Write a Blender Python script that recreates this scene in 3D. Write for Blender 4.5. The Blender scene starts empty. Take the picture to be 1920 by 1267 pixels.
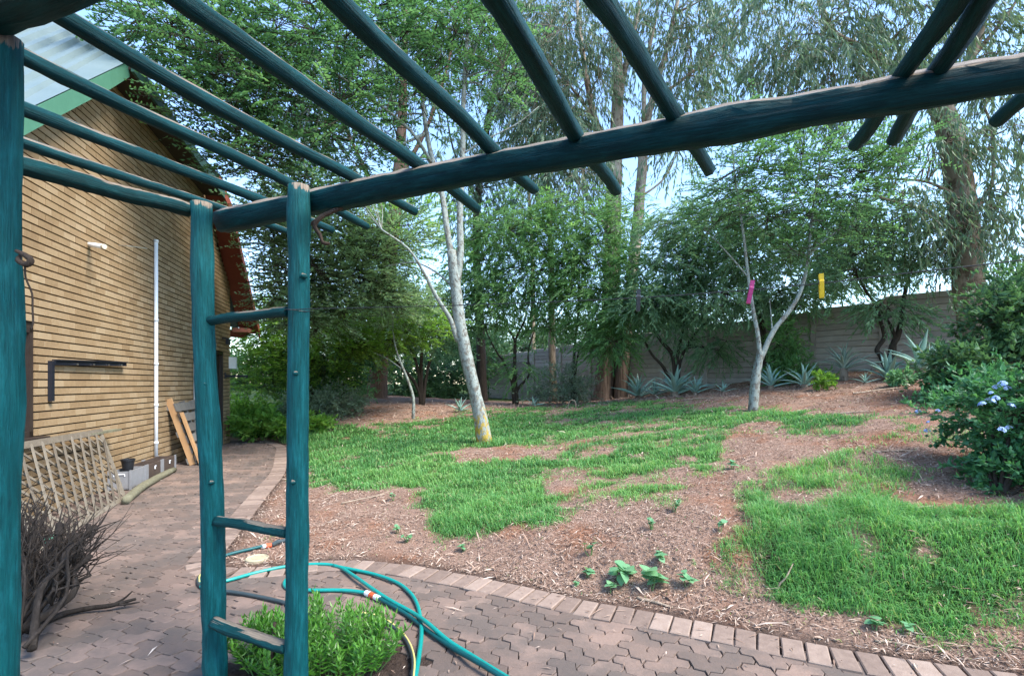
import bpy, math, random
import numpy as np
from mathutils import Vector, Matrix

random.seed(11)
rng = np.random.default_rng(11)
scn = bpy.context.scene
col = scn.collection

# ------------------------------------------------------------------ camera, sky, sun, exposure
FPX, CX, HY, CAMZ = 950.0, 960.0, 718.0, 1.4      # focal length, centre and horizon of the 1920 px photograph
cam_d = bpy.data.cameras.new("camera")
cam = bpy.data.objects.new("camera", cam_d)
col.objects.link(cam)
cam_d.sensor_fit = 'HORIZONTAL'
cam_d.sensor_width = 36.0
cam_d.lens = 36.0 * FPX / 1920.0
cam_d.shift_y = (HY - 633.5) / 1920.0
cam_d.clip_start = 0.02
cam_d.clip_end = 2000
cam.location = (0, 0, CAMZ)
cam.rotation_euler = (math.radians(90), 0, 0)
scn.camera = cam

SUN_EL, SUN_AZ = math.radians(52), math.radians(118)   # azimuth clockwise from +Y: high, behind the camera
world = bpy.data.worlds.new("World")
scn.world = world
world.use_nodes = True
wn = world.node_tree
for n in list(wn.nodes):
    wn.nodes.remove(n)
sky = wn.nodes.new('ShaderNodeTexSky')
sky.sky_type = 'NISHITA'
sky.sun_disc = False
sky.sun_elevation = SUN_EL
sky.sun_rotation = SUN_AZ
sky.air_density = 1.15
sky.dust_density = .25
sky.ozone_density = 4.0
wbg = wn.nodes.new('ShaderNodeBackground')
wbg.inputs['Strength'].default_value = 0.125
wo = wn.nodes.new('ShaderNodeOutputWorld')
wn.links.new(sky.outputs[0], wbg.inputs[0])
wn.links.new(wbg.outputs[0], wo.inputs[0])

sun_d = bpy.data.lights.new("sun", 'SUN')
sun_d.energy = 2.2
sun_d.angle = math.radians(25)
sun_d.color = (1.0, 0.94, 0.84)
sun = bpy.data.objects.new("sun", sun_d)
col.objects.link(sun)
sdir = Vector((math.sin(SUN_AZ) * math.cos(SUN_EL), math.cos(SUN_AZ) * math.cos(SUN_EL), math.sin(SUN_EL)))
sun.rotation_euler = sdir.to_track_quat('Z', 'Y').to_euler()
sun.location = (0, 0, 20)

scn.view_settings.view_transform = 'Standard'
scn.view_settings.look = 'None'
scn.view_settings.gamma = 1.0
scn.view_settings.use_curve_mapping = False
scn.view_settings.exposure = 2.1
scn.render.engine = 'CYCLES'

# ------------------------------------------------------------------ helpers
def P(px, py, d):
    """world point of a photograph pixel at depth d"""
    return np.array([(px - CX) / FPX * d, d, CAMZ + (HY - py) / FPX * d])

def PF(px, py, z=0.0):
    """point of the level paving under a photograph pixel"""
    d = FPX * (CAMZ - z) / (py - HY)
    return np.array([(px - CX) / FPX * d, d, z])

def tag(o, label=None, cat=None, group=None, kind=None):
    if label: o["label"] = label
    if cat: o["category"] = cat
    if group: o["group"] = group
    if kind: o["kind"] = kind
    return o

def empty(name, loc, rz=0.0):
    o = bpy.data.objects.new(name, None)
    o.empty_display_size = 0.1
    o.location = [float(v) for v in loc]
    o.rotation_euler = (0, 0, rz)
    col.objects.link(o)
    return o

def link(name, me, mat=None, parent=None, loc=None):
    """a mesh object; parent empties are never rotated unless stated, so children in world space subtract its place"""
    o = bpy.data.objects.new(name, me)
    if mat is not None and len(me.materials) == 0:
        me.materials.append(mat)
    col.objects.link(o)
    if parent is not None:
        o.parent = parent
    if loc is not None:
        o.location = [float(v) for v in loc]
    return o

class MB:
    """collects geometry for one mesh"""
    def __init__(s):
        s.v, s.f, s.uv = [], [], []
    def add(s, verts, faces, uvs=None):
        b = len(s.v)
        s.v.extend([tuple(map(float, p)) for p in verts])
        for i, f in enumerate(faces):
            s.f.append([b + k for k in f])
            s.uv.append(uvs[i] if uvs is not None else None)
    def box(s, c, size, ax=None):
        """box centred at c; ax: three unit axes as rows"""
        c = np.array(c, float)
        ax = np.eye(3) if ax is None else np.array(ax, float)
        h = np.array(size, float) / 2
        vs = []
        for sx in (-1, 1):
            for sy in (-1, 1):
                for sz in (-1, 1):
                    vs.append(c + ax[0] * h[0] * sx + ax[1] * h[1] * sy + ax[2] * h[2] * sz)
        s.add(vs, [(0, 1, 3, 2), (4, 6, 7, 5), (0, 4, 5, 1), (2, 3, 7, 6), (0, 2, 6, 4), (1, 5, 7, 3)])
    def prism(s, poly, z0, z1):
        n = len(poly)
        vs = [(p[0], p[1], z0) for p in poly] + [(p[0], p[1], z1) for p in poly]
        fs = [(i, (i + 1) % n, n + (i + 1) % n, n + i) for i in range(n)]
        fs.append(tuple(range(n, 2 * n)))
        fs.append(tuple(reversed(range(n))))
        s.add(vs, fs)
    def tube(s, pts, radii, sides=8, wob=0.0, rw=0.0, caps=True, smooth_n=0, seed=None):
        r = np.random.default_rng(seed) if seed is not None else rng
        pts = np.array(pts, float)
        radii = np.array(radii if np.ndim(radii) else [radii] * len(pts), float)
        if len(radii) == 2 and len(pts) > 2:
            radii = np.linspace(radii[0], radii[1], len(pts))
        if smooth_n:
            pts, radii = catmull(pts, radii, smooth_n)
        n = len(pts)
        if wob:
            w = r.normal(0, wob, (n, 3)); w[0] = 0; w[-1] *= .3
            pts = pts + w
        tang = np.gradient(pts, axis=0)
        tang /= np.linalg.norm(tang, axis=1)[:, None] + 1e-9
        ref = np.array([0, 0, 1.0]) if abs(tang[0][2]) < .9 else np.array([1.0, 0, 0])
        a = np.cross(tang[0], ref); a /= np.linalg.norm(a)
        dist = np.concatenate([[0], np.cumsum(np.linalg.norm(np.diff(pts, axis=0), axis=1))])
        ang = np.arange(sides) * 2 * math.pi / sides
        ringshape = 1 + (r.normal(0, rw, sides) if rw else np.zeros(sides))
        vs, fs, uv = [], [], []
        for i in range(n):
            a = a - tang[i] * a.dot(tang[i]); a /= np.linalg.norm(a) + 1e-9
            b = np.cross(tang[i], a)
            rr = radii[i] * ringshape * (1 + (r.normal(0, rw * .6, sides) if rw else 0))
            ring = pts[i] + np.outer(np.cos(ang) * rr, a) + np.outer(np.sin(ang) * rr, b)
            vs.extend(ring)
        for i in range(n - 1):
            for k in range(sides):
                k2 = (k + 1) % sides
                fs.append((i * sides + k, i * sides + k2, (i + 1) * sides + k2, (i + 1) * sides + k))
                u0, u1 = k / sides, (k + 1) / sides
                uv.append([(u0, dist[i]), (u1, dist[i]), (u1, dist[i + 1]), (u0, dist[i + 1])])
        if caps:
            fs.append(tuple(reversed(range(sides)))); uv.append(None)
            fs.append(tuple((n - 1) * sides + k for k in range(sides))); uv.append(None)
        s.add(vs, fs, uv)
    def build(s, name, mat, parent=None, off=None, smooth=False, mat_idx=None):
        me = bpy.data.meshes.new(name)
        v = np.array(s.v, float)
        if off is not None:
            v = v - np.array(off, float)
        me.from_pydata(v.tolist(), [], s.f)
        if any(u is not None for u in s.uv):
            lay = me.uv_layers.new(name="UVMap")
            arr = []
            for f, u in zip(s.f, s.uv):
                arr.extend(u if u is not None else [(0.5, 0.0)] * len(f))
            lay.data.foreach_set("uv", np.array(arr, np.float32).ravel())
        if smooth:
            me.polygons.foreach_set("use_smooth", [True] * len(me.polygons))
        me.update()
        return link(name, me, mat, parent)

def catmull(pts, radii, k):
    pts = np.vstack([2 * pts[0] - pts[1], pts, 2 * pts[-1] - pts[-2]])
    rr = np.concatenate([[radii[0]], radii, [radii[-1]]])
    op, orr = [], []
    for i in range(1, len(pts) - 2):
        for j in range(k):
            t = j / k
            p0, p1, p2, p3 = pts[i - 1:i + 3]
            op.append(.5 * (2 * p1 + (p2 - p0) * t + (2 * p0 - 5 * p1 + 4 * p2 - p3) * t * t + (3 * p1 - p0 - 3 * p2 + p3) * t ** 3))
            orr.append(rr[i] + (rr[i + 1] - rr[i]) * t)
    op.append(pts[-2]); orr.append(rr[-2])
    return np.array(op), np.array(orr)

def fast_mesh(name, verts, nper, rnd=None):
    """mesh of many separate polygons of nper corners, verts (n*nper,3) in order; rnd one value per polygon"""
    me = bpy.data.meshes.new(name)
    nv = len(verts); npoly = nv // nper
    me.vertices.add(nv)
    me.vertices.foreach_set("co", np.ascontiguousarray(verts, np.float32).ravel())
    me.loops.add(nv)
    me.loops.foreach_set("vertex_index", np.arange(nv, dtype=np.int32))
    me.polygons.add(npoly)
    me.polygons.foreach_set("loop_start", np.arange(0, nv, nper, dtype=np.int32))
    me.update(calc_edges=True)
    me.polygons.foreach_set("use_smooth", np.zeros(npoly, bool))
    if rnd is not None:
        a = me.attributes.new("rnd", 'FLOAT', 'FACE')
        a.data.foreach_set("value", np.ascontiguousarray(rnd, np.float32))
    return me

def indexed_mesh(name, verts, faces, rnd=None, smooth=False):
    """faces (m,k) array of equal-sized polygons"""
    me = bpy.data.meshes.new(name)
    m, k = faces.shape
    me.vertices.add(len(verts))
    me.vertices.foreach_set("co", np.ascontiguousarray(verts, np.float32).ravel())
    me.loops.add(m * k)
    me.loops.foreach_set("vertex_index", np.ascontiguousarray(faces, np.int32).ravel())
    me.polygons.add(m)
    me.polygons.foreach_set("loop_start", np.arange(0, m * k, k, dtype=np.int32))
    me.update(calc_edges=True)
    if rnd is not None:
        a = me.attributes.new("rnd", 'FLOAT', 'FACE')
        a.data.foreach_set("value", np.ascontiguousarray(rnd, np.float32))
    me.polygons.foreach_set("use_smooth", np.full(m, smooth))
    return me

def unit(a):
    return a / (np.linalg.norm(a, axis=-1, keepdims=True) + 1e-9)

# ------------------------------------------------------------------ materials
def new_mat(name):
    m = bpy.data.materials.new(name)
    m.use_nodes = True
    nt = m.node_tree
    b = nt.nodes["Principled BSDF"]
    return m, nt, b

def N(nt, t, **kw):
    n = nt.nodes.new(t)
    for k, v in kw.items():
        setattr(n, k, v)
    return n

def ramp(nt, fac, cols):
    r = N(nt, 'ShaderNodeValToRGB')
    el = r.color_ramp.elements
    while len(el) < len(cols):
        el.new(.5)
    for i, c in enumerate(cols):
        if len(c) == 4:
            p, c = c[0], c[1:]
        else:
            p = i / max(1, len(cols) - 1)
        el[i].position = p
        el[i].color = (*c, 1)
    nt.links.new(fac, r.inputs[0])
    return r.outputs[0]

def coords(nt, kind='Object', scale=(1, 1, 1)):
    tc = N(nt, 'ShaderNodeTexCoord')
    mp = N(nt, 'ShaderNodeMapping')
    mp.inputs['Scale'].default_value = scale
    if kind == 'World':
        g = N(nt, 'ShaderNodeNewGeometry')
        nt.links.new(g.outputs['Position'], mp.inputs[0])
    else:
        nt.links.new(tc.outputs[kind], mp.inputs[0])
    return mp.outputs[0]

def noise(nt, vec, scale, detail=4, rough=.6):
    n = N(nt, 'ShaderNodeTexNoise')
    n.inputs['Scale'].default_value = scale
    n.inputs['Detail'].default_value = detail
    n.inputs['Roughness'].default_value = rough
    nt.links.new(vec, n.inputs['Vector'])
    return n.outputs[0]

def math_n(nt, op, a, b=None, clamp=False):
    n = N(nt, 'ShaderNodeMath', operation=op, use_clamp=clamp)
    for i, v in enumerate((a, b)):
        if v is None: continue
        if isinstance(v, (int, float)): n.inputs[i].default_value = v
        else: nt.links.new(v, n.inputs[i])
    return n.outputs[0]

def mix(nt, fac, a, b, mode='MIX'):
    n = N(nt, 'ShaderNodeMix', data_type='RGBA', blend_type=mode)
    if isinstance(fac, (int, float)): n.inputs[0].default_value = fac
    else: nt.links.new(fac, n.inputs[0])
    for i, v in ((6, a), (7, b)):
        if isinstance(v, tuple): n.inputs[i].default_value = (*v, 1)
        else: nt.links.new(v, n.inputs[i])
    return n.outputs[2]

def bump(nt, b, h, strength=.4, dist=.02):
    n = N(nt, 'ShaderNodeBump')
    n.inputs['Strength'].default_value = strength
    n.inputs['Distance'].default_value = dist
    nt.links.new(h, n.inputs['Height'])
    nt.links.new(n.outputs[0], b.inputs['Normal'])

def noise_mat(name, cols, scale=6, rough=.85, stretch=(1, 1, 1), src='noise', amt=.5, bmp=.4, bscale=None, kind='Object', bdist=.01, spec=.3, metal=0.0):
    """colour from a ramp driven by noise, or by a per-piece random value plus noise"""
    m, nt, b = new_mat(name)
    vec = coords(nt, kind, stretch)
    n = noise(nt, vec, scale, 6)
    if src == 'noise':
        f = n
    else:
        if src == 'obj':
            r = N(nt, 'ShaderNodeObjectInfo').outputs['Random']
        else:
            r = N(nt, 'ShaderNodeAttribute', attribute_name='rnd').outputs['Fac']
        f = math_n(nt, 'ADD', math_n(nt, 'MULTIPLY', r, 1 - amt), math_n(nt, 'MULTIPLY', n, amt))
    c = ramp(nt, f, cols)
    nt.links.new(c, b.inputs['Base Color'])
    b.inputs['Roughness'].default_value = rough
    b.inputs['Specular IOR Level'].default_value = spec
    b.inputs['Metallic'].default_value = metal
    if bmp:
        bump(nt, b, noise(nt, vec, bscale or scale * 4, 5), bmp, bdist)
    return m

def leaf_mat(name, cols, trans=.35, rough=.45, spec=.35, amt=.3, nscale=1.3):
    m, nt, b = new_mat(name)
    r = N(nt, 'ShaderNodeAttribute', attribute_name='rnd').outputs['Fac']
    n = noise(nt, coords(nt, 'World'), nscale, 3)
    f = math_n(nt, 'ADD', math_n(nt, 'MULTIPLY', r, 1 - amt), math_n(nt, 'MULTIPLY', n, amt))
    c = ramp(nt, f, [(q[0],) + tuple(min(.5, x * 1.9) for x in q[1:]) for q in cols])
    nt.links.new(c, b.inputs['Base Color'])
    b.inputs['Roughness'].default_value = rough
    b.inputs['Specular IOR Level'].default_value = spec
    t = N(nt, 'ShaderNodeBsdfTranslucent')
    nt.links.new(mix(nt, .5, c, (1.0, 1.0, .35), 'MULTIPLY'), t.inputs[0])
    ms = N(nt, 'ShaderNodeMixShader')
    ms.inputs[0].default_value = min(.6, trans * 1.3)
    nt.links.new(b.outputs[0], ms.inputs[1])
    nt.links.new(t.outputs[0], ms.inputs[2])
    nt.links.new(ms.outputs[0], nt.nodes['Material Output'].inputs[0])
    return m

def painted_wood(name, wear, k=1.0):
    """teal paint over round poles, worn to bare grey wood on the weathered upper sides"""
    m, nt, b = new_mat(name)
    uv = coords(nt, 'UV', (9, 1.2, 1))
    grain = noise(nt, uv, 5, 8, .7)
    big = noise(nt, coords(nt, 'UV', (3, .9, 1)), 2.6, 4)
    paint = ramp(nt, grain, [(.25, .0006 * k, .026 * k, .031 * k), (.5, .001 * k, .060 * k, .067 * k), (.8, .003 * k, .105 * k, .112 * k)])
    wood = ramp(nt, grain, [(.25, .06, .05, .038), (.55, .25, .20, .15), (.8, .42, .36, .29)])
    fade = noise(nt, coords(nt, 'UV', (4, 2.2, 1)), 2.2, 6, .7)
    paint = mix(nt, ramp(nt, fade, [(.48, 0, 0, 0), (.72, .75, .75, .75)]), paint, (.010 * k, .145 * k, .165 * k))
    paint = mix(nt, ramp(nt, fade, [(.28, .7, .7, .7), (.42, 0, 0, 0)]), paint, (.001 * k, .022 * k, .028 * k))
    crack = noise(nt, coords(nt, 'UV', (22, .7, 1)), 3.2, 5, .6)
    crack = ramp(nt, crack, [(.30, 1, 1, 1), (.345, 0, 0, 0)])
    paint = mix(nt, crack, paint, (.003, .008, .009))
    g = N(nt, 'ShaderNodeNewGeometry')
    sep = N(nt, 'ShaderNodeSeparateXYZ')
    nt.links.new(g.outputs['Normal'], sep.inputs[0])
    f = math_n(nt, 'ADD', math_n(nt, 'MULTIPLY', sep.outputs[2], .42), math_n(nt, 'MULTIPLY', big, 1.0))
    f = math_n(nt, 'ADD', f, math_n(nt, 'MULTIPLY', grain, .35))
    f = math_n(nt, 'GREATER_THAN', f, wear)
    nt.links.new(mix(nt, f, paint, wood), b.inputs['Base Color'])
    b.inputs['Roughness'].default_value = .55
    b.inputs['Specular IOR Level'].default_value = .16
    h = math_n(nt, 'SUBTRACT', math_n(nt, 'SUBTRACT', grain, math_n(nt, 'MULTIPLY', f, .25)), math_n(nt, 'MULTIPLY', crack, .6))
    bump(nt, b, h, .7, .012)
    return m

def bark_mat(name, cols, scale=9, lichen=None, stretch=(1, 1, .22), bmp=.8, thr=.55):
    m, nt, b = new_mat(name)
    vec = coords(nt, 'World', stretch)
    n = noise(nt, vec, scale, 8, .65)
    c = ramp(nt, n, cols)
    if lichen:
        for i, (lc, sc, t) in enumerate(lichen):
            l = noise(nt, coords(nt, 'World', (1, 1, .7)), sc, 6, .7)
            l = ramp(nt, l, [(t - .05, 0, 0, 0), (t + .05, 1, 1, 1)])
            c = mix(nt, l, c, lc)
    nt.links.new(c, b.inputs['Base Color'])
    b.inputs['Roughness'].default_value = .9
    b.inputs['Specular IOR Level'].default_value = .15
    bump(nt, b, n, bmp, .03)
    return m

def plain(name, c, rough=.5, metal=0.0, spec=.4):
    return noise_mat(name, [tuple(x * .8 for x in c), tuple(min(1, x * 1.15) for x in c)], 14, rough, spec=spec, bmp=.15, metal=metal, kind='World')

# ------------------------------------------------------------------ terrain: shape of the garden
EDGE = np.array([(-5.9, 12.3), (-5.0, 11.2), (-4.3, 9.7), (-3.57, 8.0), (-3.06, 6.39), (-2.62, 5.0), (-2.42, 4.35), (-2.3, 3.98),
                 (-2.1, 3.84), (-1.8, 3.88), (-1.395, 4.0), (-.95, 3.95), (-.611, 3.822), (-.3, 3.69), (-.037, 3.551), (.452, 3.276),
                 (.834, 3.107), (1.231, 2.917), (1.713, 2.681), (2.135, 2.529), (2.6, 2.38), (3.6, 2.1), (6.0, 1.5), (10, .6)])
_ex, _ = catmull(np.c_[EDGE, np.zeros(len(EDGE))], np.zeros(len(EDGE)), 5)
EDGE_S = _ex[:, :2]
GARDEN = np.vstack([EDGE_S, [(300, -20), (300, 300), (-300, 300), (-300, 12.3)]])

def in_poly(poly, x, y):
    ins = np.zeros(np.shape(x), bool)
    j = len(poly) - 1
    for i in range(len(poly)):
        xi, yi = poly[i]; xj, yj = poly[j]
        c = ((yi > y) != (yj > y)) & (x < (xj - xi) * (y - yi) / ((yj - yi) if yj != yi else 1e-9) + xi)
        ins ^= c
        j = i
    return ins

def edge_dist(x, y):
    """signed distance from the paving edge, positive inside the garden"""
    x = np.asarray(x, float); y = np.asarray(y, float)
    pts = np.vstack([EDGE_S, [(300, -20)]])
    pts = np.vstack([[(-300, 12.3)], pts])
    best = np.full(x.shape, 1e9)
    for i in range(len(pts) - 1):
        a, b = pts[i], pts[i + 1]
        ab = b - a
        t = np.clip(((x - a[0]) * ab[0] + (y - a[1]) * ab[1]) / (ab @ ab), 0, 1)
        dd = np.hypot(x - a[0] - t * ab[0], y - a[1] - t * ab[1])
        best = np.minimum(best, dd)
    return np.where(in_poly(GARDEN, x, y), best, -best)

def _cp(px, py, d):
    p = P(px, py, d)
    return (p[0], p[1], p[2])
_ctrl = [_cp(705, 745, 18), _cp(775, 785, 13.2), _cp(590, 800, 13), (-5.8, 11.8, .04), _cp(912, 830, 9), _cp(930, 748, 22.5), _cp(1130, 750, 18),
         _cp(1412, 770, 9), _cp(1530, 702, 13.4), _cp(1740, 690, 11.7), _cp(1240, 738, 16.4), _cp(1900, 682, 10.7),
         (-3.2, 8, .06), (-2, 5.5, .06), (-.8, 4.6, .10), (.4, 4.2, .24), (1.4, 3.6, .34), (2.5, 3.1, .45), (4.0, 2.9, .66), (0, 6.5, .26), (2.5, 6, .62),
         (4.7, 5.3, .92), (6.5, 6.5, 1.25), (-1.5, 11.5, .36), (-9, 14, .3), (-12, 22, .8), (12, 12, 2.0), (12, 5, 1.5), (8, 24, 1.6), (-3, 26, 1.0), (14, 26, 2.0)]
_C = np.array(_ctrl)
def _phi(r2):
    return np.where(r2 > 0, .5 * r2 * np.log(r2 + 1e-12), 0)
_n = len(_C)
_K = _phi(((_C[:, None, :2] - _C[None, :, :2]) ** 2).sum(-1)) + np.eye(_n) * .4
_A = np.zeros((_n + 3, _n + 3))
_A[:_n, :_n] = _K
_A[:_n, _n:] = np.c_[np.ones(_n), _C[:, :2]]
_A[_n:, :_n] = _A[:_n, _n:].T
_W = np.linalg.solve(_A, np.r_[_C[:, 2], 0, 0, 0])

def gz(x, y):
    x = np.asarray(x, float); y = np.asarray(y, float)
    xc = np.clip(x, -12, 13); yc = np.clip(y, 2, 26)
    z = _W[_n] + _W[_n + 1] * xc + _W[_n + 2] * yc
    for i in range(_n):
        z = z + _W[i] * _phi((xc - _C[i, 0]) ** 2 + (yc - _C[i, 1]) ** 2)
    e = edge_dist(x, y)
    t = np.clip(e / .8, 0, 1)
    t = t * t * (3 - 2 * t)
    lump = .022 * np.sin(x * 5.1 + np.sin(y * 3.3)) * np.sin(y * 4.7 + 1) + .012 * np.sin(x * 13 + y * 7) * np.sin(y * 11 - x * 5)
    z = np.maximum(z, .03) * t + lump * np.clip(e / .4, 0, 1) * (y < 30)
    return np.where(e > 0, z + .004, -.013)

def G(px, py, far=40.0):
    """point where the ray through a photograph pixel meets the ground"""
    dd = np.linspace(1.5, far, 1500)
    x = (px - CX) / FPX * dd
    z = CAMZ + (HY - py) / FPX * dd
    g = gz(x, dd)
    k = np.nonzero(z <= g)[0]
    d = dd[k[0]] if len(k) else far
    return np.array([(px - CX) / FPX * d, d, float(gz((px - CX) / FPX * d, d))])

def GD(px, d):
    """ground point in the direction of pixel column px at depth d"""
    x = (px - CX) / FPX * d
    return np.array([x, d, float(gz(x, d))])

# value noise for masks
_tab = rng.random((64, 64))
def vnoise(x, y):
    xi = np.floor(x).astype(int); yi = np.floor(y).astype(int)
    fx = x - xi; fy = y - yi
    fx = fx * fx * (3 - 2 * fx); fy = fy * fy * (3 - 2 * fy)
    a = _tab[xi % 64, yi % 64]; b = _tab[(xi + 1) % 64, yi % 64]; c = _tab[xi % 64, (yi + 1) % 64]; d = _tab[(xi + 1) % 64, (yi + 1) % 64]
    return (a * (1 - fx) + b * fx) * (1 - fy) + (c * (1 - fx) + d * fx) * fy
def fbm(x, y):
    return .5 * vnoise(x, y) + .3 * vnoise(x * 2.1 + 7, y * 2.1) + .2 * vnoise(x * 4.7, y * 4.7 + 3)

# lawn patches measured on the photograph: (px, py, half width, half height, +grass / -bare)
PATCH = [(760, 840, 220, 75, 1), (1000, 800, 220, 48, 1), (970, 925, 205, 66, 1.6), (880, 965, 120, 36, .8), (1255, 850, 115, 80, 2.0), (1180, 790, 160, 32, 1.0),
         (1480, 790, 190, 28, .8), (1330, 775, 200, 16, .8), (1610, 880, 160, 42, .9), (1560, 930, 190, 45, .9), (1480, 960, 110, 45, .8), (1530, 1050, 190, 70, 1.2), (1650, 1105, 200, 60, 1.0),
         (1830, 1010, 150, 60, 1), (1880, 1130, 130, 120, 1), (1740, 960, 120, 40, .6), (640, 880, 90, 48, 1), (500, 800, 120, 38, 1.2), (1790, 1170, 120, 40, .8),
         (910, 850, 110, 17, -1.3), (690, 980, 150, 70, -1), (1200, 985, 110, 65, -1.1), (1340, 930, 75, 70, -1), (1420, 850, 85, 45, -1), (1110, 1050, 230, 55, -1),
         (1230, 790, 90, 16, -1.2), (1580, 745, 220, 35, -1.2), (1740, 935, 80, 24, -1.3), (1740, 1030, 55, 36, -1.3), (1690, 850, 120, 24, -.9), (740, 770, 140, 22, -1.2),
         (1420, 800, 60, 14, -.4), (1500, 1180, 260, 28, -1.0), (640, 790, 60, 10, -.4), (1000, 848, 70, 12, -.6), (1450, 1000, 60, 20, -.3), (1080, 745, 250, 14, -.8)]
def grass_mask(x, y, z):
    px = CX + FPX * x / np.maximum(y, .5)
    py = HY + FPX * (CAMZ - z) / np.maximum(y, .5)
    s = np.full(np.shape(x), -.12)
    for (cx, cy, rx, ry, w) in PATCH:
        q = ((px - cx) / rx) ** 2 + ((py - cy) / ry) ** 2
        s = s + w * np.exp(-q * 1.1)
    s = np.minimum(s, np.where(px > 1020, .60, .9))
    s = s + (fbm(x * 1.7, y * 1.7) - .5) * 1.45 + (fbm(x * 4, y * 4) - .5) * 1.7
    s = np.where(y > 15, np.where((y > 20) | (px < 620), .6, -.2), s)
    s = s + np.where(edge_dist(x, y) < .25, -.5, 0)
    return np.clip(s * .95 + .16, 0, 1)

def axis_coords(lo, hi, step, outer):
    a = np.arange(lo, hi + 1e-6, step)
    ext, s = [], step
    p = hi
    while p < outer:
        s *= 1.35; p += s; ext.append(p)
    neg, s = [], step
    p = lo
    while p > -outer:
        s *= 1.35; p -= s; neg.append(p)
    return np.r_[neg[::-1], a, ext]
gx = axis_coords(-7.5, 13, .11, 420)
gy = axis_coords(1.4, 19, .11, 420)
XX, YY = np.meshgrid(gx, gy, indexing='ij')
ZZ = gz(XX, YY)
nx, ny = len(gx), len(gy)
idx = np.arange(nx * ny).reshape(nx, ny)
fc = np.stack([idx[:-1, :-1], idx[1:, :-1], idx[1:, 1:], idx[:-1, 1:]], -1).reshape(-1, 4)
gme = indexed_mesh("ground", np.c_[XX.ravel(), YY.ravel(), ZZ.ravel()], fc, smooth=True)
GM = grass_mask(XX, YY, ZZ)
at = gme.attributes.new("grass", 'FLOAT', 'POINT')
at.data.foreach_set("value", GM.ravel().astype(np.float32))
at = gme.attributes.new("bed", 'FLOAT', 'POINT')
at.data.foreach_set("value", np.clip(edge_dist(XX, YY) * 8, 0, 1).ravel().astype(np.float32))

def ground_material():
    m, nt, b = new_mat("red_soil_and_mulch")
    vec = coords(nt, 'World')
    n1 = noise(nt, vec, 1.4, 5); n2 = noise(nt, vec, 28, 6, .75); n3 = noise(nt, vec, 75, 4, .7)
    soil = ramp(nt, n2, [(.25, .14, .06, .036), (.55, .30, .15, .092), (.8, .42, .25, .17)])
    mulch = ramp(nt, n3, [(.25, .09, .052, .038), (.5, .27, .17, .125), (.68, .40, .285, .225), (.85, .52, .42, .35)])
    f = ramp(nt, n1, [(.50, 0, 0, 0), (.64, 1, 1, 1)])
    base = mix(nt, f, mulch, soil)
    green = ramp(nt, n2, [(.3, .012, .03, .008), (.6, .035, .085, .018), (.8, .09, .12, .04)])
    gat = N(nt, 'ShaderNodeAttribute', attribute_name='grass').outputs['Fac']
    gat = ramp(nt, math_n(nt, 'ADD', gat, math_n(nt, 'MULTIPLY', math_n(nt, 'SUBTRACT', n2, .5), .5)), [(.45, 0, 0, 0), (.75, 1, 1, 1)])
    c = mix(nt, gat, base, green)
    bed = N(nt, 'ShaderNodeAttribute', attribute_name='bed').outputs['Fac']
    sand = ramp(nt, n2, [(.3, .035, .024, .02), (.7, .10, .07, .055)])
    c = mix(nt, bed, sand, c)
    nt.links.new(c, b.inputs['Base Color'])
    b.inputs['Roughness'].default_value = .95
    b.inputs['Specular IOR Level'].default_value = .1
    bump(nt, b, math_n(nt, 'ADD', n2, n3), .9, .02)
    return m
ground = link("ground", gme, ground_material())
tag(ground, kind='structure', label="red soil and bark mulch of the sloping garden")

# ------------------------------------------------------------------ house frame
HO = np.array([-4.96, 5.2, 0]); HU = np.array([-.2487, .9686, 0]); HN = np.array([.9686, .2487, 0]); UP = np.array([0, 0, 1.0])
def H(s, z, o=0.0):
    return HO + HU * s + HN * o + UP * z
HAX = np.array([HU, HN, UP])
def house_side(x, y):
    return (x - HO[0]) * HN[0] + (y - HO[1]) * HN[1]     # > 0 in front of the wall

# ------------------------------------------------------------------ interlocking pavers
U = .107
A_W = .017
def unit_edge(p, q):
    """zigzag between two lattice corners, the same seen from either paver"""
    flip = (q[0] + q[1]) < (p[0] + p[1])
    if flip: p, q = q, p
    p = np.array(p, float); q = np.array(q, float)
    t = q - p
    nrm = np.array([-t[1], t[0]])
    if abs(t[1]) > .5: nrm = -nrm
    pts = [p, p + t * .30 + nrm * A_W / U, p + t * .70 - nrm * A_W / U, q]
    return pts[::-1] if flip else pts
def paver_outline(vertical):
    loop = [(0, 0), (1, 0), (2, 0), (2, 1), (1, 1), (0, 1)] if not vertical else [(0, 0), (1, 0), (1, 1), (1, 2), (0, 2), (0, 1)]
    out = []
    for i in range(6):
        out += unit_edge(loop[i], loop[(i + 1) % 6])[:-1]
    out = np.array(out) * U
    c = np.array([(1.0, .5) if not vertical else (.5, 1.0)])[0] * U
    return out - c, c
def paver_mesh_data(vertical):
    o, c = paver_outline(vertical)
    s = np.array([1 - .005 / (2 * U), 1 - .005 / U]) if not vertical else np.array([1 - .005 / U, 1 - .005 / (2 * U)])
    s2 = s - .035
    n = len(o)
    v = np.vstack([np.c_[o * s, np.full(n, -.03)], np.c_[o * s, np.full(n, -.0035)], np.c_[o * s2, np.zeros(n)]])
    f = [(i, (i + 1) % n, n + (i + 1) % n, n + i) for i in range(n)] + [(n + i, n + (i + 1) % n, 2 * n + (i + 1) % n, 2 * n + i) for i in range(n)]
    f.append(tuple(range(2 * n, 3 * n)))
    return v, f
PV_ANG = math.radians(24)
cA, sA = math.cos(PV_ANG), math.sin(PV_ANG)
def paver_colors(n):
    return n
PAVER_COLS = [(.0, .08, .058, .047), (.35, .155, .11, .088), (.6, .225, .155, .122), (.8, .29, .20, .155), (1.0, .34, .27, .23)]
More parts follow.
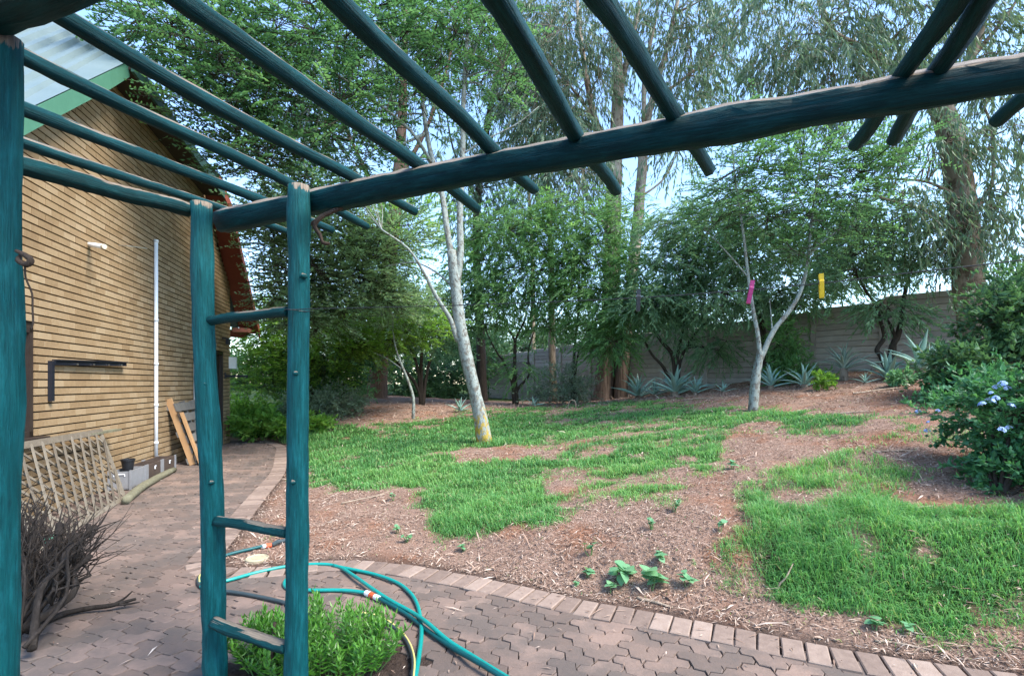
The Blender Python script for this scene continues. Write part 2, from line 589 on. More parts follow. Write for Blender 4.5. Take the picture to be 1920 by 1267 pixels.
def paver_mat(name, src):
    m, nt, b = new_mat(name)
    if src == 'obj': r = N(nt, 'ShaderNodeObjectInfo').outputs['Random']
    else: r = N(nt, 'ShaderNodeAttribute', attribute_name='rnd').outputs['Fac']
    wv = coords(nt, 'World')
    big = noise(nt, wv, 1.1, 5); fine = noise(nt, wv, 60, 6, .75)
    f = math_n(nt, 'ADD', math_n(nt, 'MULTIPLY', r, .42), math_n(nt, 'MULTIPLY', big, .5))
    f = math_n(nt, 'ADD', f, math_n(nt, 'MULTIPLY', math_n(nt, 'SUBTRACT', fine, .5), .35))
    c = ramp(nt, f, PAVER_COLS)
    st = noise(nt, wv, 2.3, 6, .7)
    st = ramp(nt, st, [(.40, 0, 0, 0), (.60, 1, 1, 1)])
    c = mix(nt, math_n(nt, 'MULTIPLY', st, .72), c, (.095, .08, .07))
    nt.links.new(c, b.inputs['Base Color'])
    b.inputs['Roughness'].default_value = .8
    b.inputs['Specular IOR Level'].default_value = .25
    bump(nt, b, fine, .5, .006)
    return m
M_PAV_O = paver_mat("paver_clay", 'obj'); M_PAV_A = paver_mat("paver_clay_field", 'attr')
pav_meshes = {}
for vert in (False, True):
    v, f = paver_mesh_data(vert)
    me = bpy.data.meshes.new("paver")
    me.from_pydata(v.tolist(), [], f)
    me.materials.append(M_PAV_O)
    pav_meshes[vert] = me
cells = []
for i in range(-110, 150):
    for j in range(-110, 150):
        r = (i - j) % 4
        if r == 0: c = ((i + 1) * U, (j + .5) * U); vert = False
        elif r == 3: c = ((i + .5) * U, (j + 1) * U); vert = True
        else: continue
        cells.append((c[0] * cA - c[1] * sA, c[0] * sA + c[1] * cA + 4.0, vert))
cells = np.array(cells)
cxs, cys = cells[:, 0], cells[:, 1]
keep = (cys > .8) & (cys < 12.0) & (cxs > -8.5) & (cxs < 4.2) & (house_side(cxs, cys) > .06)
cells = cells[keep]
ed = edge_dist(cells[:, 0], cells[:, 1])
BED_C = np.array([-.96, 2.52])       # unpaved pocket where the bright shrub grows
pocket = np.hypot((cells[:, 0] - BED_C[0]) / .46, (cells[:, 1] - BED_C[1]) / .27) < 1
cells = cells[(ed < -.175) & ~pocket]
paving = empty("paving", (0, 0, 0)); tag(paving, "worn interlocking clay paving between house and garden", kind='structure')
vis = np.abs(cells[:, 0] / cells[:, 1]) < 1.03
scr_y = HY + FPX * CAMZ / cells[:, 1]
score = np.where(vis & (scr_y < 1285), 1 / cells[:, 1] ** 2, 0)
order = np.argsort(-score)
big_i, rest_i = order[:300], order[300:]
for k in big_i:
    x, y, vert = cells[k]
    o = bpy.data.objects.new("paver", pav_meshes[bool(vert)])
    o.location = (x, y, rng.normal(0, .0025)); o.rotation_euler = (rng.normal(0, .014), rng.normal(0, .014), PV_ANG + rng.normal(0, .012))
    o.parent = paving; col.objects.link(o)
allv, allf, alr = [], [], []
base = 0
for vert in (False, True):
    v, f = paver_mesh_data(vert)
    v = np.array(v)
    quads = np.array([q for q in f if len(q) == 4])
    top = f[-1]
    ks = rest_i[cells[rest_i, 2] == float(vert)]
    c, s = cA, sA
    vr = np.c_[v[:, 0] * c - v[:, 1] * s, v[:, 0] * s + v[:, 1] * c, v[:, 2]]
    n = len(ks)
    pos = np.c_[cells[ks, 0], cells[ks, 1], rng.normal(0, .0025, n)]
    VV = vr[None] + pos[:, None]
    nv = len(v)
    allv.append(VV.reshape(-1, 3))
    # top as fan of quads
    t = list(top)
    tq = []
    cen_pairs = len(t) // 2 - 1
    for q in range(cen_pairs):
        tq.append((t[q], t[q + 1], t[-(q + 2)], t[-(q + 1)]))
    loc = np.vstack([quads, np.array(tq)])
    F = loc[None] + (np.arange(n) * nv)[:, None, None] + base
    allf.append(F.reshape(-1, 4)); alr.append(np.repeat(rng.random(n), len(loc)))
    base += n * nv
me = indexed_mesh("paver_field", np.vstack(allv), np.vstack(allf), np.concatenate(alr))
o = link("paver_field", me, M_PAV_A, paving); tag(o, kind='stuff')

# soldier course along the edge
edging = empty("paving_edge", (0, 0, 0)); tag(edging, "curved soldier course of clay bricks edging the paving", kind='structure')
mb = MB()
L2, W2 = .1075, .0515
def soldier():
    v = []
    for (ex, z) in ((0, -.05), (0, .004), (.006, .009)):
        v += [(-W2 + ex, -L2 + ex, z), (W2 - ex, -L2 + ex, z), (W2 - ex, L2 - ex, z), (-W2 + ex, L2 - ex, z)]
    f = [(a + i, a + (i + 1) % 4, a + 4 + (i + 1) % 4, a + 4 + i) for a in (0, 4) for i in range(4)] + [(8, 9, 10, 11)]
    return v, f
me_sol = bpy.data.meshes.new("edge_brick")
v, f = soldier(); me_sol.from_pydata(v, [], f)
M_SOL = noise_mat("edge_brick_clay", [(.0, .10, .07, .056), (.4, .19, .135, .107), (.7, .28, .205, .163), (1.0, .35, .275, .23)], 20, .85, src='obj', amt=.55, kind='World', bmp=.5, bscale=70, bdist=.006)
me_sol.materials.append(M_SOL)
seg = np.linalg.norm(np.diff(EDGE_S, axis=0), axis=1); cum = np.r_[0, np.cumsum(seg)]
s = .05
while s < cum[-1]:
    x = np.interp(s, cum, EDGE_S[:, 0]); y = np.interp(s, cum, EDGE_S[:, 1])
    x2 = np.interp(s + .03, cum, EDGE_S[:, 0]); y2 = np.interp(s + .03, cum, EDGE_S[:, 1])
    x1 = np.interp(s - .03, cum, EDGE_S[:, 0]); y1 = np.interp(s - .03, cum, EDGE_S[:, 1])
    tx, ty = x2 - x1, y2 - y1
    l = math.hypot(tx, ty); tx /= l; ty /= l
    nxr, nyr = ty, -tx                   # to the right of travel = paving side
    cx_, cy_ = x + nxr * (L2 + .01), y + nyr * (L2 + .01)
    if cy_ > 1.2 and cx_ < 4.4:
        o = bpy.data.objects.new("edge_brick", me_sol)
        o.location = (cx_, cy_, rng.normal(0, .002)); o.rotation_euler = (rng.normal(0, .01), rng.normal(0, .01), math.atan2(ty, tx) + rng.normal(0, .015))
        o.parent = edging; col.objects.link(o)
    s += .1125

# ------------------------------------------------------------------ brick house with clipped gable
house = empty("brick_house", H(3.3, 0)); HL = H(3.3, 0)
tag(house, "tan face-brick house with clipped gable and green roof edge", "house")
def z_rake(s):
    return np.minimum(4.27 + .93 * s, 4.27 + .93 * (6.6 - s))
Z_CLIP = lambda s: 5.55 - (s - 1.35) * .064
S0, S1 = -.62, 7.13
BH, BP, BL = .069, .085, .222
BRICK_COLS = [(.0, .13, .078, .040), (.3, .215, .14, .073), (.5, .28, .19, .103), (.7, .34, .245, .145), (.9, .39, .305, .20)]
def brick_mat(name, src):
    m, nt, b = new_mat(name)
    if src == 'obj': r = N(nt, 'ShaderNodeObjectInfo').outputs['Random']
    else: r = N(nt, 'ShaderNodeAttribute', attribute_name='rnd').outputs['Fac']
    wv = coords(nt, 'World')
    big = noise(nt, wv, 1.6, 4); fine = noise(nt, wv, 26, 6, .7)
    f = math_n(nt, 'ADD', math_n(nt, 'MULTIPLY', r, .30), math_n(nt, 'MULTIPLY', big, .38))
    f = math_n(nt, 'ADD', f, math_n(nt, 'MULTIPLY', fine, .38))
    nt.links.new(ramp(nt, f, BRICK_COLS), b.inputs['Base Color'])
    b.inputs['Roughness'].default_value = .9; b.inputs['Specular IOR Level'].default_value = .2
    bump(nt, b, fine, .5, .006)
    return m
M_BR_O = brick_mat("face_brick", 'obj'); M_BR_A = brick_mat("face_brick_field", 'attr')
OPEN = [(-.62, .10, .84, 1.98), (5.8, 6.62, 0, 2.1)]        # window and door openings (s0, s1, z0, z1)
bricks = []
for k in range(66):
    z0 = k * BP
    off = 0 if k % 2 else BL / 2
    s = S0 - off
    while s < S1:
        a, b_ = max(s, S0), min(s + BL - .009, S1)
        segs = [(a, b_)] if b_ - a > .02 else []
        for (o0, o1, oz0, oz1) in OPEN:
            if z0 + BH > oz0 and z0 < oz1:
                ns = []
                for (a1, b1) in segs:
                    if b1 <= o0 or a1 >= o1: ns.append((a1, b1)); continue
                    if a1 < o0 - .02: ns.append((a1, o0))
                    if b1 > o1 + .02: ns.append((o1, b1))
                segs = ns
        for (a1, b1) in segs:
            mid = (a1 + b1) / 2
            if z0 + BH < min(float(z_rake(mid)) - .1, Z_CLIP(mid) + .0):
                bricks.append((a1, b1, z0))
        s += BL
bricks = np.array(bricks)
wall = empty("wall", (0, 0, 0)); wall.parent = house
def wcentre(b):
    return H((b[0] + b[1]) / 2, b[2] + BH / 2, 0)
cen = np.array([wcentre(b) for b in bricks])
dep = cen[:, 1]; pxs = CX + FPX * cen[:, 0] / dep; pys = HY + FPX * (CAMZ - cen[:, 2]) / dep
sc = np.where((pxs > 42) & (pys < 1000) & (pys > 380), 1 / dep, 0) * np.where(pys < 880, 1, .5)
order = np.argsort(-sc)
full = (bricks[:, 1] - bricks[:, 0]) > .2
bm_me = bpy.data.meshes.new("brick")
q = MB(); q.box((0, -.045, 0), (BL - .009, .09, BH))
bm_me.from_pydata(q.v, [], q.f); bm_me.materials.append(M_BR_O)
yaw = math.atan2(HU[1], HU[0])
one = [i for i in order if full[i]][:300]
for i in one:
    p = cen[i] - HL
    o = bpy.data.objects.new("brick", bm_me)
    # local x along the wall (HU), local y = left of HU, which is away from HN
    o.location = [float(v) for v in (p + HN * rng.normal(0, .0012))]
    o.rotation_euler = (0, 0, yaw); o.scale = (1, -1, 1)
    o.parent = wall; col.objects.link(o)
rest = np.setdiff1d(np.arange(len(bricks)), one)
vv = []
for i in rest:
    a1, b1, z0 = bricks[i]
    e = rng.normal(0, .0012)
    c = [H(sx, z, ox) - HL for sx in (a1, b1) for ox in (-.09, e) for z in (z0, z0 + BH)]
    vv.append(c)
vv = np.array(vv).reshape(-1, 3)
bf = np.array([(0, 1, 3, 2), (4, 6, 7, 5), (0, 4, 5, 1), (2, 3, 7, 6), (0, 2, 6, 4), (1, 5, 7, 3)])
F = (bf[None] + (np.arange(len(rest)) * 8)[:, None, None]).reshape(-1, 4)
me = indexed_mesh("brick_field", vv, F, np.repeat(rng.random(len(rest)), 6))
o = link("brick_field", me, M_BR_A, wall); tag(o, kind='stuff')
# raked mortar just behind the brick faces
M_MORT = noise_mat("dark_mortar", [(.02, .014, .009), (.05, .036, .024)], 30, .95, kind='World')
mb = MB()
def wpanel(s0, s1, z0, z1f, o0, o1):
    n = max(1, int((s1 - s0) / .2))
    ss = np.linspace(s0, s1, n + 1)
    for a, b_ in zip(ss[:-1], ss[1:]):
        za, zb = (z1f(a), z1f(b_)) if callable(z1f) else (z1f, z1f)
        vs = [H(a, z0, o0), H(b_, z0, o0), H(b_, zb, o0), H(a, za, o0), H(a, z0, o1), H(b_, z0, o1), H(b_, zb, o1), H(a, za, o1)]
        mb.add(vs, [(4, 5, 6, 7), (1, 0, 3, 2), (0, 1, 5, 4), (3, 7, 6, 2), (0, 4, 7, 3), (1, 2, 6, 5)])
ztop = lambda s: min(float(z_rake(s)) - .06, Z_CLIP(s) + .12)
wpanel(S0 + .005, .10, -.02, .84, -.2, -.024)
wpanel(S0 + .005, .10, 1.98, ztop, -.2, -.024)
wpanel(.10, 5.8, -.02, ztop, -.2, -.024)
wpanel(5.8, 6.62, 2.1, ztop, -.2, -.024)
wpanel(6.62, S1 - .005, -.02, ztop, -.2, -.024)
mb.build("mortar", M_MORT, wall, HL)
# light mortar filling the upright joints of every course
mb = MB()
rows = {}
for (a1, b1, z0) in bricks:
    rows.setdefault(round(z0, 4), []).append((a1, b1))
for z0, segs in rows.items():
    segs.sort()
    for (a, b_), (c, d) in zip(segs[:-1], segs[1:]):
        if 0 < c - b_ < .02:
            mb.add([H(b_ - .002, z0 + .003, -.004), H(c + .002, z0 + .003, -.004), H(c + .002, z0 + BH - .003, -.004), H(b_ - .002, z0 + BH - .003, -.004)], [(0, 1, 2, 3)])
o = mb.build("upright_mortar", noise_mat("light_mortar", [(.27, .20, .12), (.40, .32, .21)], 30, .95, kind='World', bmp=0), wall, HL); tag(o, kind='stuff')
# the two return walls and rear of the house, plainly rendered in the same brick tone
M_RET = noise_mat("brick_return", [c[1:] for c in BRICK_COLS], 9, .9, src='noise', kind='World')
mb = MB()
for ss in (S0 + .1, S1 - .1):
    mb.box(H(ss, 1.3, -4.1), (.2, 7.8, 2.6), HAX)
mb.box(H((S0 + S1) / 2, 1.3, -7.9), (S1 - S0, .2, 2.6), HAX)
mb.build("return_wall", M_RET, house, HL)
# roof: two steep planes and the small hip over the clip
M_SHEET = noise_mat("roof_sheet_grey_green", [(.11, .155, .16), (.17, .215, .22)], 3, .5, kind='World', bmp=.05, spec=.2)
M_GREEN_L = noise_mat("bargeboard_green", [(.05, .15, .095), (.08, .21, .135)], 8, .6, kind='World', bmp=.2)
M_GREEN_D = noise_mat("fascia_dark_green", [(.025, .07, .05), (.05, .12, .085)], 8, .6, kind='World', bmp=.2)
M_RED = noise_mat("fascia_red_oxide", [(.18, .045, .026), (.28, .07, .042)], 6, .7, kind='World', bmp=.2)
M_SOFF = noise_mat("soffit_brown", [(.03, .022, .016), (.07, .05, .035)], 5, .8, kind='World')
SE = 1.65
def roof_pt(s, o, side, lift=0):
    """on the steep plane; side -1 the near slope, +1 the far slope"""
    return H(s, float(4.27 + .93 * (s if side < 0 else 6.6 - s)) + lift, o)
def hip_limit(s, side):
    """overhang edge of the sheet at s: along the rake, then back along the hip line"""
    e = s if side < 0 else 6.6 - s
    if side > 0 and e <= 1.35: return .42
    return .15 + .2 * min(1, max(0, (e + .3) / 1.65)) if e <= 1.35 else .35 - (e - 1.35) / (3.3 - 1.35) * 1.85
roof = None
for side in (-1, 1):
    mb = MB()
    # ribbed sheet: profile across o, lines down the slope
    prof = []
    o_ = .35
    prof.append((o_, .03)); prof.append((.02, .03))
    o_ = .0
    while o_ > -8.2:
        prof += [(o_, 0), (o_ - .03, .065), (o_ - .10, .065), (o_ - .135, 0), (o_ - .2, 0)]
        o_ -= .22
    sl = np.linspace(-SE, 3.3, 34)
    for a, b_ in zip(sl[:-1], sl[1:]):
        la, lb = hip_limit(a if side < 0 else 6.6 - a, side), hip_limit(b_ if side < 0 else 6.6 - b_, side)
        row = []
        for (po, ph) in prof:
            sa, sb = (a, b_) if side < 0 else (6.6 - a, 6.6 - b_)
            row.append((roof_pt(sa, min(po, la), side, ph + .05), roof_pt(sb, min(po, lb), side, ph + .05)))
        vs, fs = [], []
        for r_ in row: vs += list(r_)
        for i in range(len(row) - 1):
            if np.linalg.norm(row[i][0] - row[i + 1][0]) + np.linalg.norm(row[i][1] - row[i + 1][1]) < 1e-4: continue
            fs.append((2 * i, 2 * i + 1, 2 * i + 3, 2 * i + 2))
        mb.add(vs, fs)
    rsheet = mb.build("roof_slope", M_SHEET, house, HL)
    # soffit and bargeboard
    mb = MB()
    sl = np.linspace(-SE, 1.38, 8)
    cv = lambda s: s if side < 0 else 6.6 - s
    for a, b_ in zip(sl[:-1], sl[1:]):
        oa, ob = hip_limit(cv(a), side), hip_limit(cv(b_), side)
        p = [roof_pt(cv(a), oa, side, .06), roof_pt(cv(b_), ob, side, .06), roof_pt(cv(b_), ob, side, -.16), roof_pt(cv(a), oa, side, -.16)]
        q_ = [x - HN * .035 for x in p]
        mb.add(p + q_, [(0, 1, 2, 3), (7, 6, 5, 4), (0, 4, 5, 1), (3, 2, 6, 7), (0, 3, 7, 4), (1, 5, 6, 2)])
    bb = mb.build("bargeboard", M_GREEN_L if side < 0 else M_RED, house, HL)
    mb = MB()
    for a, b_ in zip(sl[:-1], sl[1:]):
        oa, ob = hip_limit(cv(a), side) - .04, hip_limit(cv(b_), side) - .04
        p = [roof_pt(cv(a), oa, side, -.02), roof_pt(cv(b_), ob, side, -.02), roof_pt(cv(b_), -.05, side, -.02), roof_pt(cv(a), -.05, side, -.02)]
        q_ = [x - UP * .03 for x in p]
        mb.add(p + q_, [(0, 1, 2, 3), (7, 6, 5, 4), (0, 4, 5, 1), (3, 2, 6, 7), (0, 3, 7, 4), (1, 5, 6, 2)])
    mb.build("soffit", M_SOFF if side < 0 else M_RED, house, HL)
    mb = MB()
    se = cv(-SE)
    mb.box(H(se, 4.27 - .93 * SE - .05, -4), (.03, 8.2, .2), HAX)
    mb.build("eave_fascia", M_GREEN_D if side < 0 else M_RED, house, HL)
# box end of the far eave
mb = MB()
mb.box(H(7.85, 2.72, .1), (.5, .36, .1), HAX)
mb.build("eave_box", noise_mat("eave_box_red", [(.28, .10, .07), (.36, .14, .10)], 6, .7, kind='World'), house, HL)
# hip
mb = MB()
ca, cb = H(1.35, Z_CLIP(1.35) + .06, .37), H(5.25, Z_CLIP(5.25) + .06, .37)
ap = H(3.3, 7.39, -1.5)
mb.add([ca, cb, ap, ca - UP * .04, cb - UP * .04, ap - UP * .04], [(0, 1, 2), (5, 4, 3), (0, 3, 4, 1), (1, 4, 5, 2), (2, 5, 3, 0)])
mb.build("hip_sheet", M_SHEET, house, HL)
mb = MB()
for f0, f1 in (((1.33, .06), (5.27, .06)),):
    p = [H(1.33, Z_CLIP(1.33) + .07, .39), H(5.27, Z_CLIP(5.27) + .07, .39), H(5.27, Z_CLIP(5.27) - .11, .39), H(1.33, Z_CLIP(1.33) - .11, .39)]
    q_ = [x - HN * .035 for x in p]
    mb.add(p + q_, [(0, 1, 2, 3), (7, 6, 5, 4), (0, 4, 5, 1), (3, 2, 6, 7), (0, 3, 7, 4), (1, 5, 6, 2)])
mb.build("hip_fascia", M_GREEN_D, house, HL)
mb = MB()
p = [H(1.34, Z_CLIP(1.34) - .05, .35), H(5.26, Z_CLIP(5.26) - .05, .35), H(5.26, Z_CLIP(5.26) - .05, -.1), H(1.34, Z_CLIP(1.34) - .05, -.1)]
q_ = [x - UP * .03 for x in p]
mb.add(p + q_, [(0, 1, 2, 3), (7, 6, 5, 4), (0, 4, 5, 1), (3, 2, 6, 7), (0, 3, 7, 4), (1, 5, 6, 2)])
mb.build("hip_soffit", M_SOFF, house, HL)
# window and door
M_DKBROWN = noise_mat("frame_dark_brown", [(.02, .014, .012), (.045, .032, .026)], 12, .5, kind='World', bmp=.2)
m, nt, b = new_mat("window_glass"); b.inputs['Base Color'].default_value = (.03, .035, .04, 1); b.inputs['Roughness'].default_value = .06; b.inputs['Specular IOR Level'].default_value = .8
M_GLASS = m
mb = MB()
s0, s1, z0, z1 = OPEN[0]
for (a, b_, c, d) in ((s1 - .06, s1, z0, z1), (s0, s1, z1 - .06, z1), (s0, s1, z0, z0 + .06), (s0, s0 + .06, z0, z1)):
    mb.box(H((a + b_) / 2, (c + d) / 2, -.05), (b_ - a - .002, .07, d - c - .002), HAX)
win = mb.build("window", M_DKBROWN, house, HL)
mb = MB(); mb.box(H((s0 + s1) / 2, (z0 + z1) / 2, -.07), (s1 - s0 - .1, .008, z1 - z0 - .1), HAX); mb.build("pane", M_GLASS, win, HL)
mb = MB(); mb.box(H((s0 + s1) / 2 + .03, z0 - .02, .02), (s1 - s0 + .1, .14, .04), HAX); mb.build("sill", M_DKBROWN, win, HL)
s0, s1, z0, z1 = OPEN[1]
mb = MB()
mb.box(H((s0 + s1) / 2, z1 / 2 - .01, -.1), (s1 - s0 - .12, .045, z1 - .06), HAX)
door = mb.build("door", M_DKBROWN, house, HL)
mb = MB()
for a in (s0 + .03, s1 - .03): mb.box(H(a, z1 / 2, -.06), (.06, .1, z1), HAX)
mb.box(H((s0 + s1) / 2, z1 - .03, -.06), (s1 - s0 - .121, .098, .06), HAX)
mb.build("door_frame", M_DKBROWN, door, HL)
mb = MB(); mb.tube([H(s0 + .12, 1.0, -.08), H(s0 + .12, 1.0, -.02), H(s0 + .22, 1.0, -.02)], .009, 6); mb.build("handle", plain("steel", (.5, .5, .5), .3, 1.0), door, HL)
# two white conduits up the wall
M_PVC = noise_mat("white_plastic", [(.70, .72, .74), (.82, .83, .84)], 5, .4, kind='World', bmp=.05)
def s_at(px, o=0.0):
    """position along the wall under a pixel column"""
    D = 3.51 - o
    d = FPX * D / ((716 - px) * .2762 * 3.51)
    return (d - 5.2 - .2487 * o) / .9686
def wz(px, py, o=0.0):
    D = 3.51 - o
    return CAMZ + (HY - py) / ((716 - px) * .2762 * 3.51 / D)
sp = s_at(289)
mb = MB(); mb.tube([H(sp, .12, .03), H(sp, 1.2, .03), H(sp, wz(289, 452), .03)], .027, 12)
pipe = mb.build("conduit", M_PVC, house, HL, smooth=True)
for zz in (.45, 1.05, 1.7, 2.4, wz(289, 452)):
    mb = MB(); mb.tube([H(sp, zz - .02, .032), H(sp, zz + .02, .032)], .033, 10); mb.build("pipe_clip", M_PVC, pipe, HL, smooth=True)
sp2 = s_at(362)
mb = MB(); mb.tube([H(sp2, .12, .03), H(sp2, wz(362, 480), .03)], .02, 10); pipe2 = mb.build("conduit", M_PVC, house, HL, smooth=True)
mb = MB(); mb.box(H(sp2 - .03, wz(358, 458), .07), (.22, .12, .42), HAX); mb.build("meter_box", M_PVC, pipe2, HL)

# ------------------------------------------------------------------ precast boundary wall
WO = np.array([8.04, 13.4, 0]); WU = np.array([-.675, .738, 0]); WU = WU / np.linalg.norm(WU); WN = np.array([-WU[1], WU[0], 0]); WN = -WN if WN[1] > 0 else WN
WAX = np.array([WU, WN, UP])
pre = empty("precast_wall", WO + UP * 1.0); PL = WO + UP * 1.0
tag(pre, "stepped grey precast concrete slab wall along the back of the garden", "wall")
M_CONC = noise_mat("precast_concrete", [(.0, .20, .178, .158), (.4, .34, .31, .28), (.7, .44, .41, .375), (1.0, .52, .495, .46)], 5, .95, src='obj', amt=.65, kind='World', bmp=.6, bscale=40, bdist=.01)
SLAB = bpy.data.meshes.new("slab")
q = MB()
hl = .715
vs = []
for (dy, z) in ((.0, -.074), (.022, -.062), (.022, .062), (.0, .074)):
    vs += [(-hl, dy, z), (hl, dy, z)]
vs += [(-hl, -.03, -.0765), (hl, -.03, -.0765), (hl, -.03, .0765), (-hl, -.03, .0765)]
q.add(vs, [(0, 1, 3, 2), (2, 3, 5, 4), (4, 5, 7, 6), (8, 11, 10, 9), (6, 7, 10, 11), (0, 8, 9, 1), (0, 2, 4, 6, 11, 8), (1, 9, 10, 7, 5, 3)])
SLAB.from_pydata(q.v, [], q.f); SLAB.materials.append(M_CONC)
POST = {}
wyaw = math.atan2(WU[1], WU[0])
flip = 1 if np.cross(WU, WN)[2] > 0 else -1
for k in range(-4, 10):
    sa = k * 1.5 + .05
    pa, pb = WO + WU * sa, WO + WU * (sa + 1.5)
    pm = (pa + pb) / 2
    top = 3.33 - .053 * (sa + .75) + (.05 if k in (-2, 3) else 0)
    zt = top
    gl = min(float(gz(pa[0], pa[1])), float(gz(pb[0], pb[1]))) - .15
    if CX + FPX * pb[0] / pb[1] < 2050:
        z = zt - .075
        while z > gl:
            o = bpy.data.objects.new("slab", SLAB)
            p = pm - PL + UP * z
            o.location = [float(v) for v in p]; o.rotation_euler = (rng.normal(0, .003), rng.normal(0, .0008), wyaw); o.scale = (1, flip, 1)
            o.parent = pre; col.objects.link(o)
            z -= .15
    q = MB()
    hgt = top + .05 - float(gz(pa[0], pa[1])) + .3
    q.box((0, 0, 0), (.115, .13, hgt)); q.box((0, 0, hgt / 2 + .015), (.09, .10, .028))
    o = q.build("post", M_CONC, pre)
    p = pa - PL + UP * (top + .05 - hgt / 2)
    o.location = [float(v) for v in p]; o.rotation_euler = (0, 0, wyaw)

# ------------------------------------------------------------------ pergola of painted poles
M_POST = painted_wood("teal_paint_posts", .93)
M_BEAM = painted_wood("shade_toned_teal_worn_beams", .88, .55)  # post teal darkened: shade under the beams is put into the colour
M_RAFT = painted_wood("shade_toned_teal_rafters", .98, .6)  # same darkening for rafters and rungs, painting in their underside shade
BASE_P = np.array([-.95, 2.25, 0])
perg = empty("pergola", BASE_P)
tag(perg, "teal painted pole pergola with ladder rungs and slender rafters overhead", "pergola")
def pole(name, p, q, r0, r1, mat, nseg=14, wob=.006, rw=.045, sides=18, knots=3, seed=None, kink=None):
    r_ = np.random.default_rng(seed)
    t = np.linspace(0, 1, nseg)
    pts = np.outer(1 - t, p) + np.outer(t, q)
    if kink is not None:
        pts += np.outer(np.sin(t * math.pi), kink)
    # slow natural bends
    d = unit(np.array(q) - np.array(p))
    side = unit(np.cross(d, [0, .3, 1]))
    up2 = np.cross(side, d)
    ph = r_.random(4) * 6.28
    bend = wob * (np.sin(t * 5 + ph[0]) + .6 * np.sin(t * 11 + ph[1]))
    bend2 = wob * (np.sin(t * 4 + ph[2]) + .6 * np.sin(t * 9 + ph[3]))
    pts += np.outer(bend, side) + np.outer(bend2, up2)
    rad = np.linspace(r0, r1, nseg) * (1 + r_.normal(0, .02, nseg))
    for _ in range(knots):
        k = r_.integers(1, nseg - 1); rad[k] *= 1.07
    mb = MB()
    mb.tube(pts, rad, sides, rw=rw, smooth_n=3, seed=int(r_.integers(1e6)))
    o = mb.build(name, mat, perg, BASE_P, smooth=True)
    return o
def pp(px, py, h):
    d = FPX * h / (HY - py)
    return np.array([(px - CX) / FPX * d, d, CAMZ + h])
# posts
dR, dL = 2.2, 2.36
def colpt(px, d, z): return np.array([(px - CX) / FPX * d, d, z])
postR = pole("post", colpt(557, dR, -.05), colpt(559, dR, CAMZ + (HY - 349) / FPX * dR), .048, .044, M_POST, 16, .003, .03, knots=4, seed=3)
postL = pole("post", colpt(407, dL, -.05), colpt(377, dL, CAMZ + (HY - 381) / FPX * dL), .050, .044, M_POST, 16, .006, .035, knots=4, seed=8)
pole("post", colpt(-10, 1.2, -.05), colpt(-12, 1.2, CAMZ + .82), .049, .055, M_POST, 14, .003, .03, seed=5)
for (px_, py_, d_, sd) in ((567, 517, dR, 1), (548, 905, dR, 2), (395, 905, dL, 3), (384, 720, dL, 4), (553, 700, dR, 5)):
    mb = MB(); c_ = P(px_, py_, d_ - .047)
    mb.tube([c_ + np.array([0, .02, 0]), c_ + np.array([0, .004, .001]), c_ + np.array([0, -.004, -.002])], [.014, .011, .006], 9, rw=.12, smooth_n=2, seed=sd)
    mb.build("knot", M_POST, perg, BASE_P, smooth=True)
# main beam, near beam, side beam
bd = np.array([-.93, .368, 0])
B0 = np.array([-1.335, 2.45, CAMZ + .806])
beam = pole("beam", B0 + bd * .10, B0 - bd * 3.6 + UP * .012, .058, .047, M_BEAM, 22, .008, .05, knots=5, seed=21, kink=np.array([0, 0, .022]))
NB = np.array([-1.09, 1.12, CAMZ + .86])
pole("beam", NB + bd * .22, NB - bd * 2.6, .062, .056, M_BEAM, 18, .006, .04, knots=3, seed=22)
pole("side_beam", pp(352, 398, .81), pp(16, 300, .80), .032, .036, M_BEAM, 14, .006, .05, seed=23)
# rafters: far end pixel, near point pixel, radius
RH = .885
RAF = [((540, 436), (38, 262), .027, 1), ((621, 428), (38, 203), .029, 2), ((686, 424), (40, 97), .030, 3), ((781, 397), (112, 30), .033, 4), ((892, 387), (345, 5), .035, 5),
       ((1000, 358), (655, 5), .036, 6), ((1148, 362), (948, 5), .038, 7), ((1330, 316), (1122, 5), .036, 8), ((1606, 273), (1772, 5), .034, 9), ((1668, 262), (1842, 5), .034, 10), ((1872, 234), (2120, 5), .034, 11)]
for (a, b_, r_, sd) in RAF:
    p, q = pp(*a, RH), pp(*b_, RH)
    dirr = unit(q - p)
    if sd >= 4:
        ext = .55 if sd < 9 else .45
        q = q + dirr * ext
    else:
        q = p + dirr * (np.linalg.norm(q - p) + (.55 if sd == 3 else .28))
    pole("rafter", p, q, r_ * .68, r_ * .78, M_RAFT, 14, .009 if sd not in (6, 7) else .012, .05, 14, 4, seed=40 + sd)
# ladder rungs
for (a, b_, da, db, r_) in (((391, 599), (538, 586), dL - .02, dR, .022), ((404, 974), (540, 999), dL - .02, dR, .025), ((400, 1166), (538, 1214), dL - .06, dR - .01, .029)):
    pole("rung", P(*a, da), P(*b_, db), r_, r_, M_RAFT, 8, .003, .06, 12, 2, seed=int(a[1]))
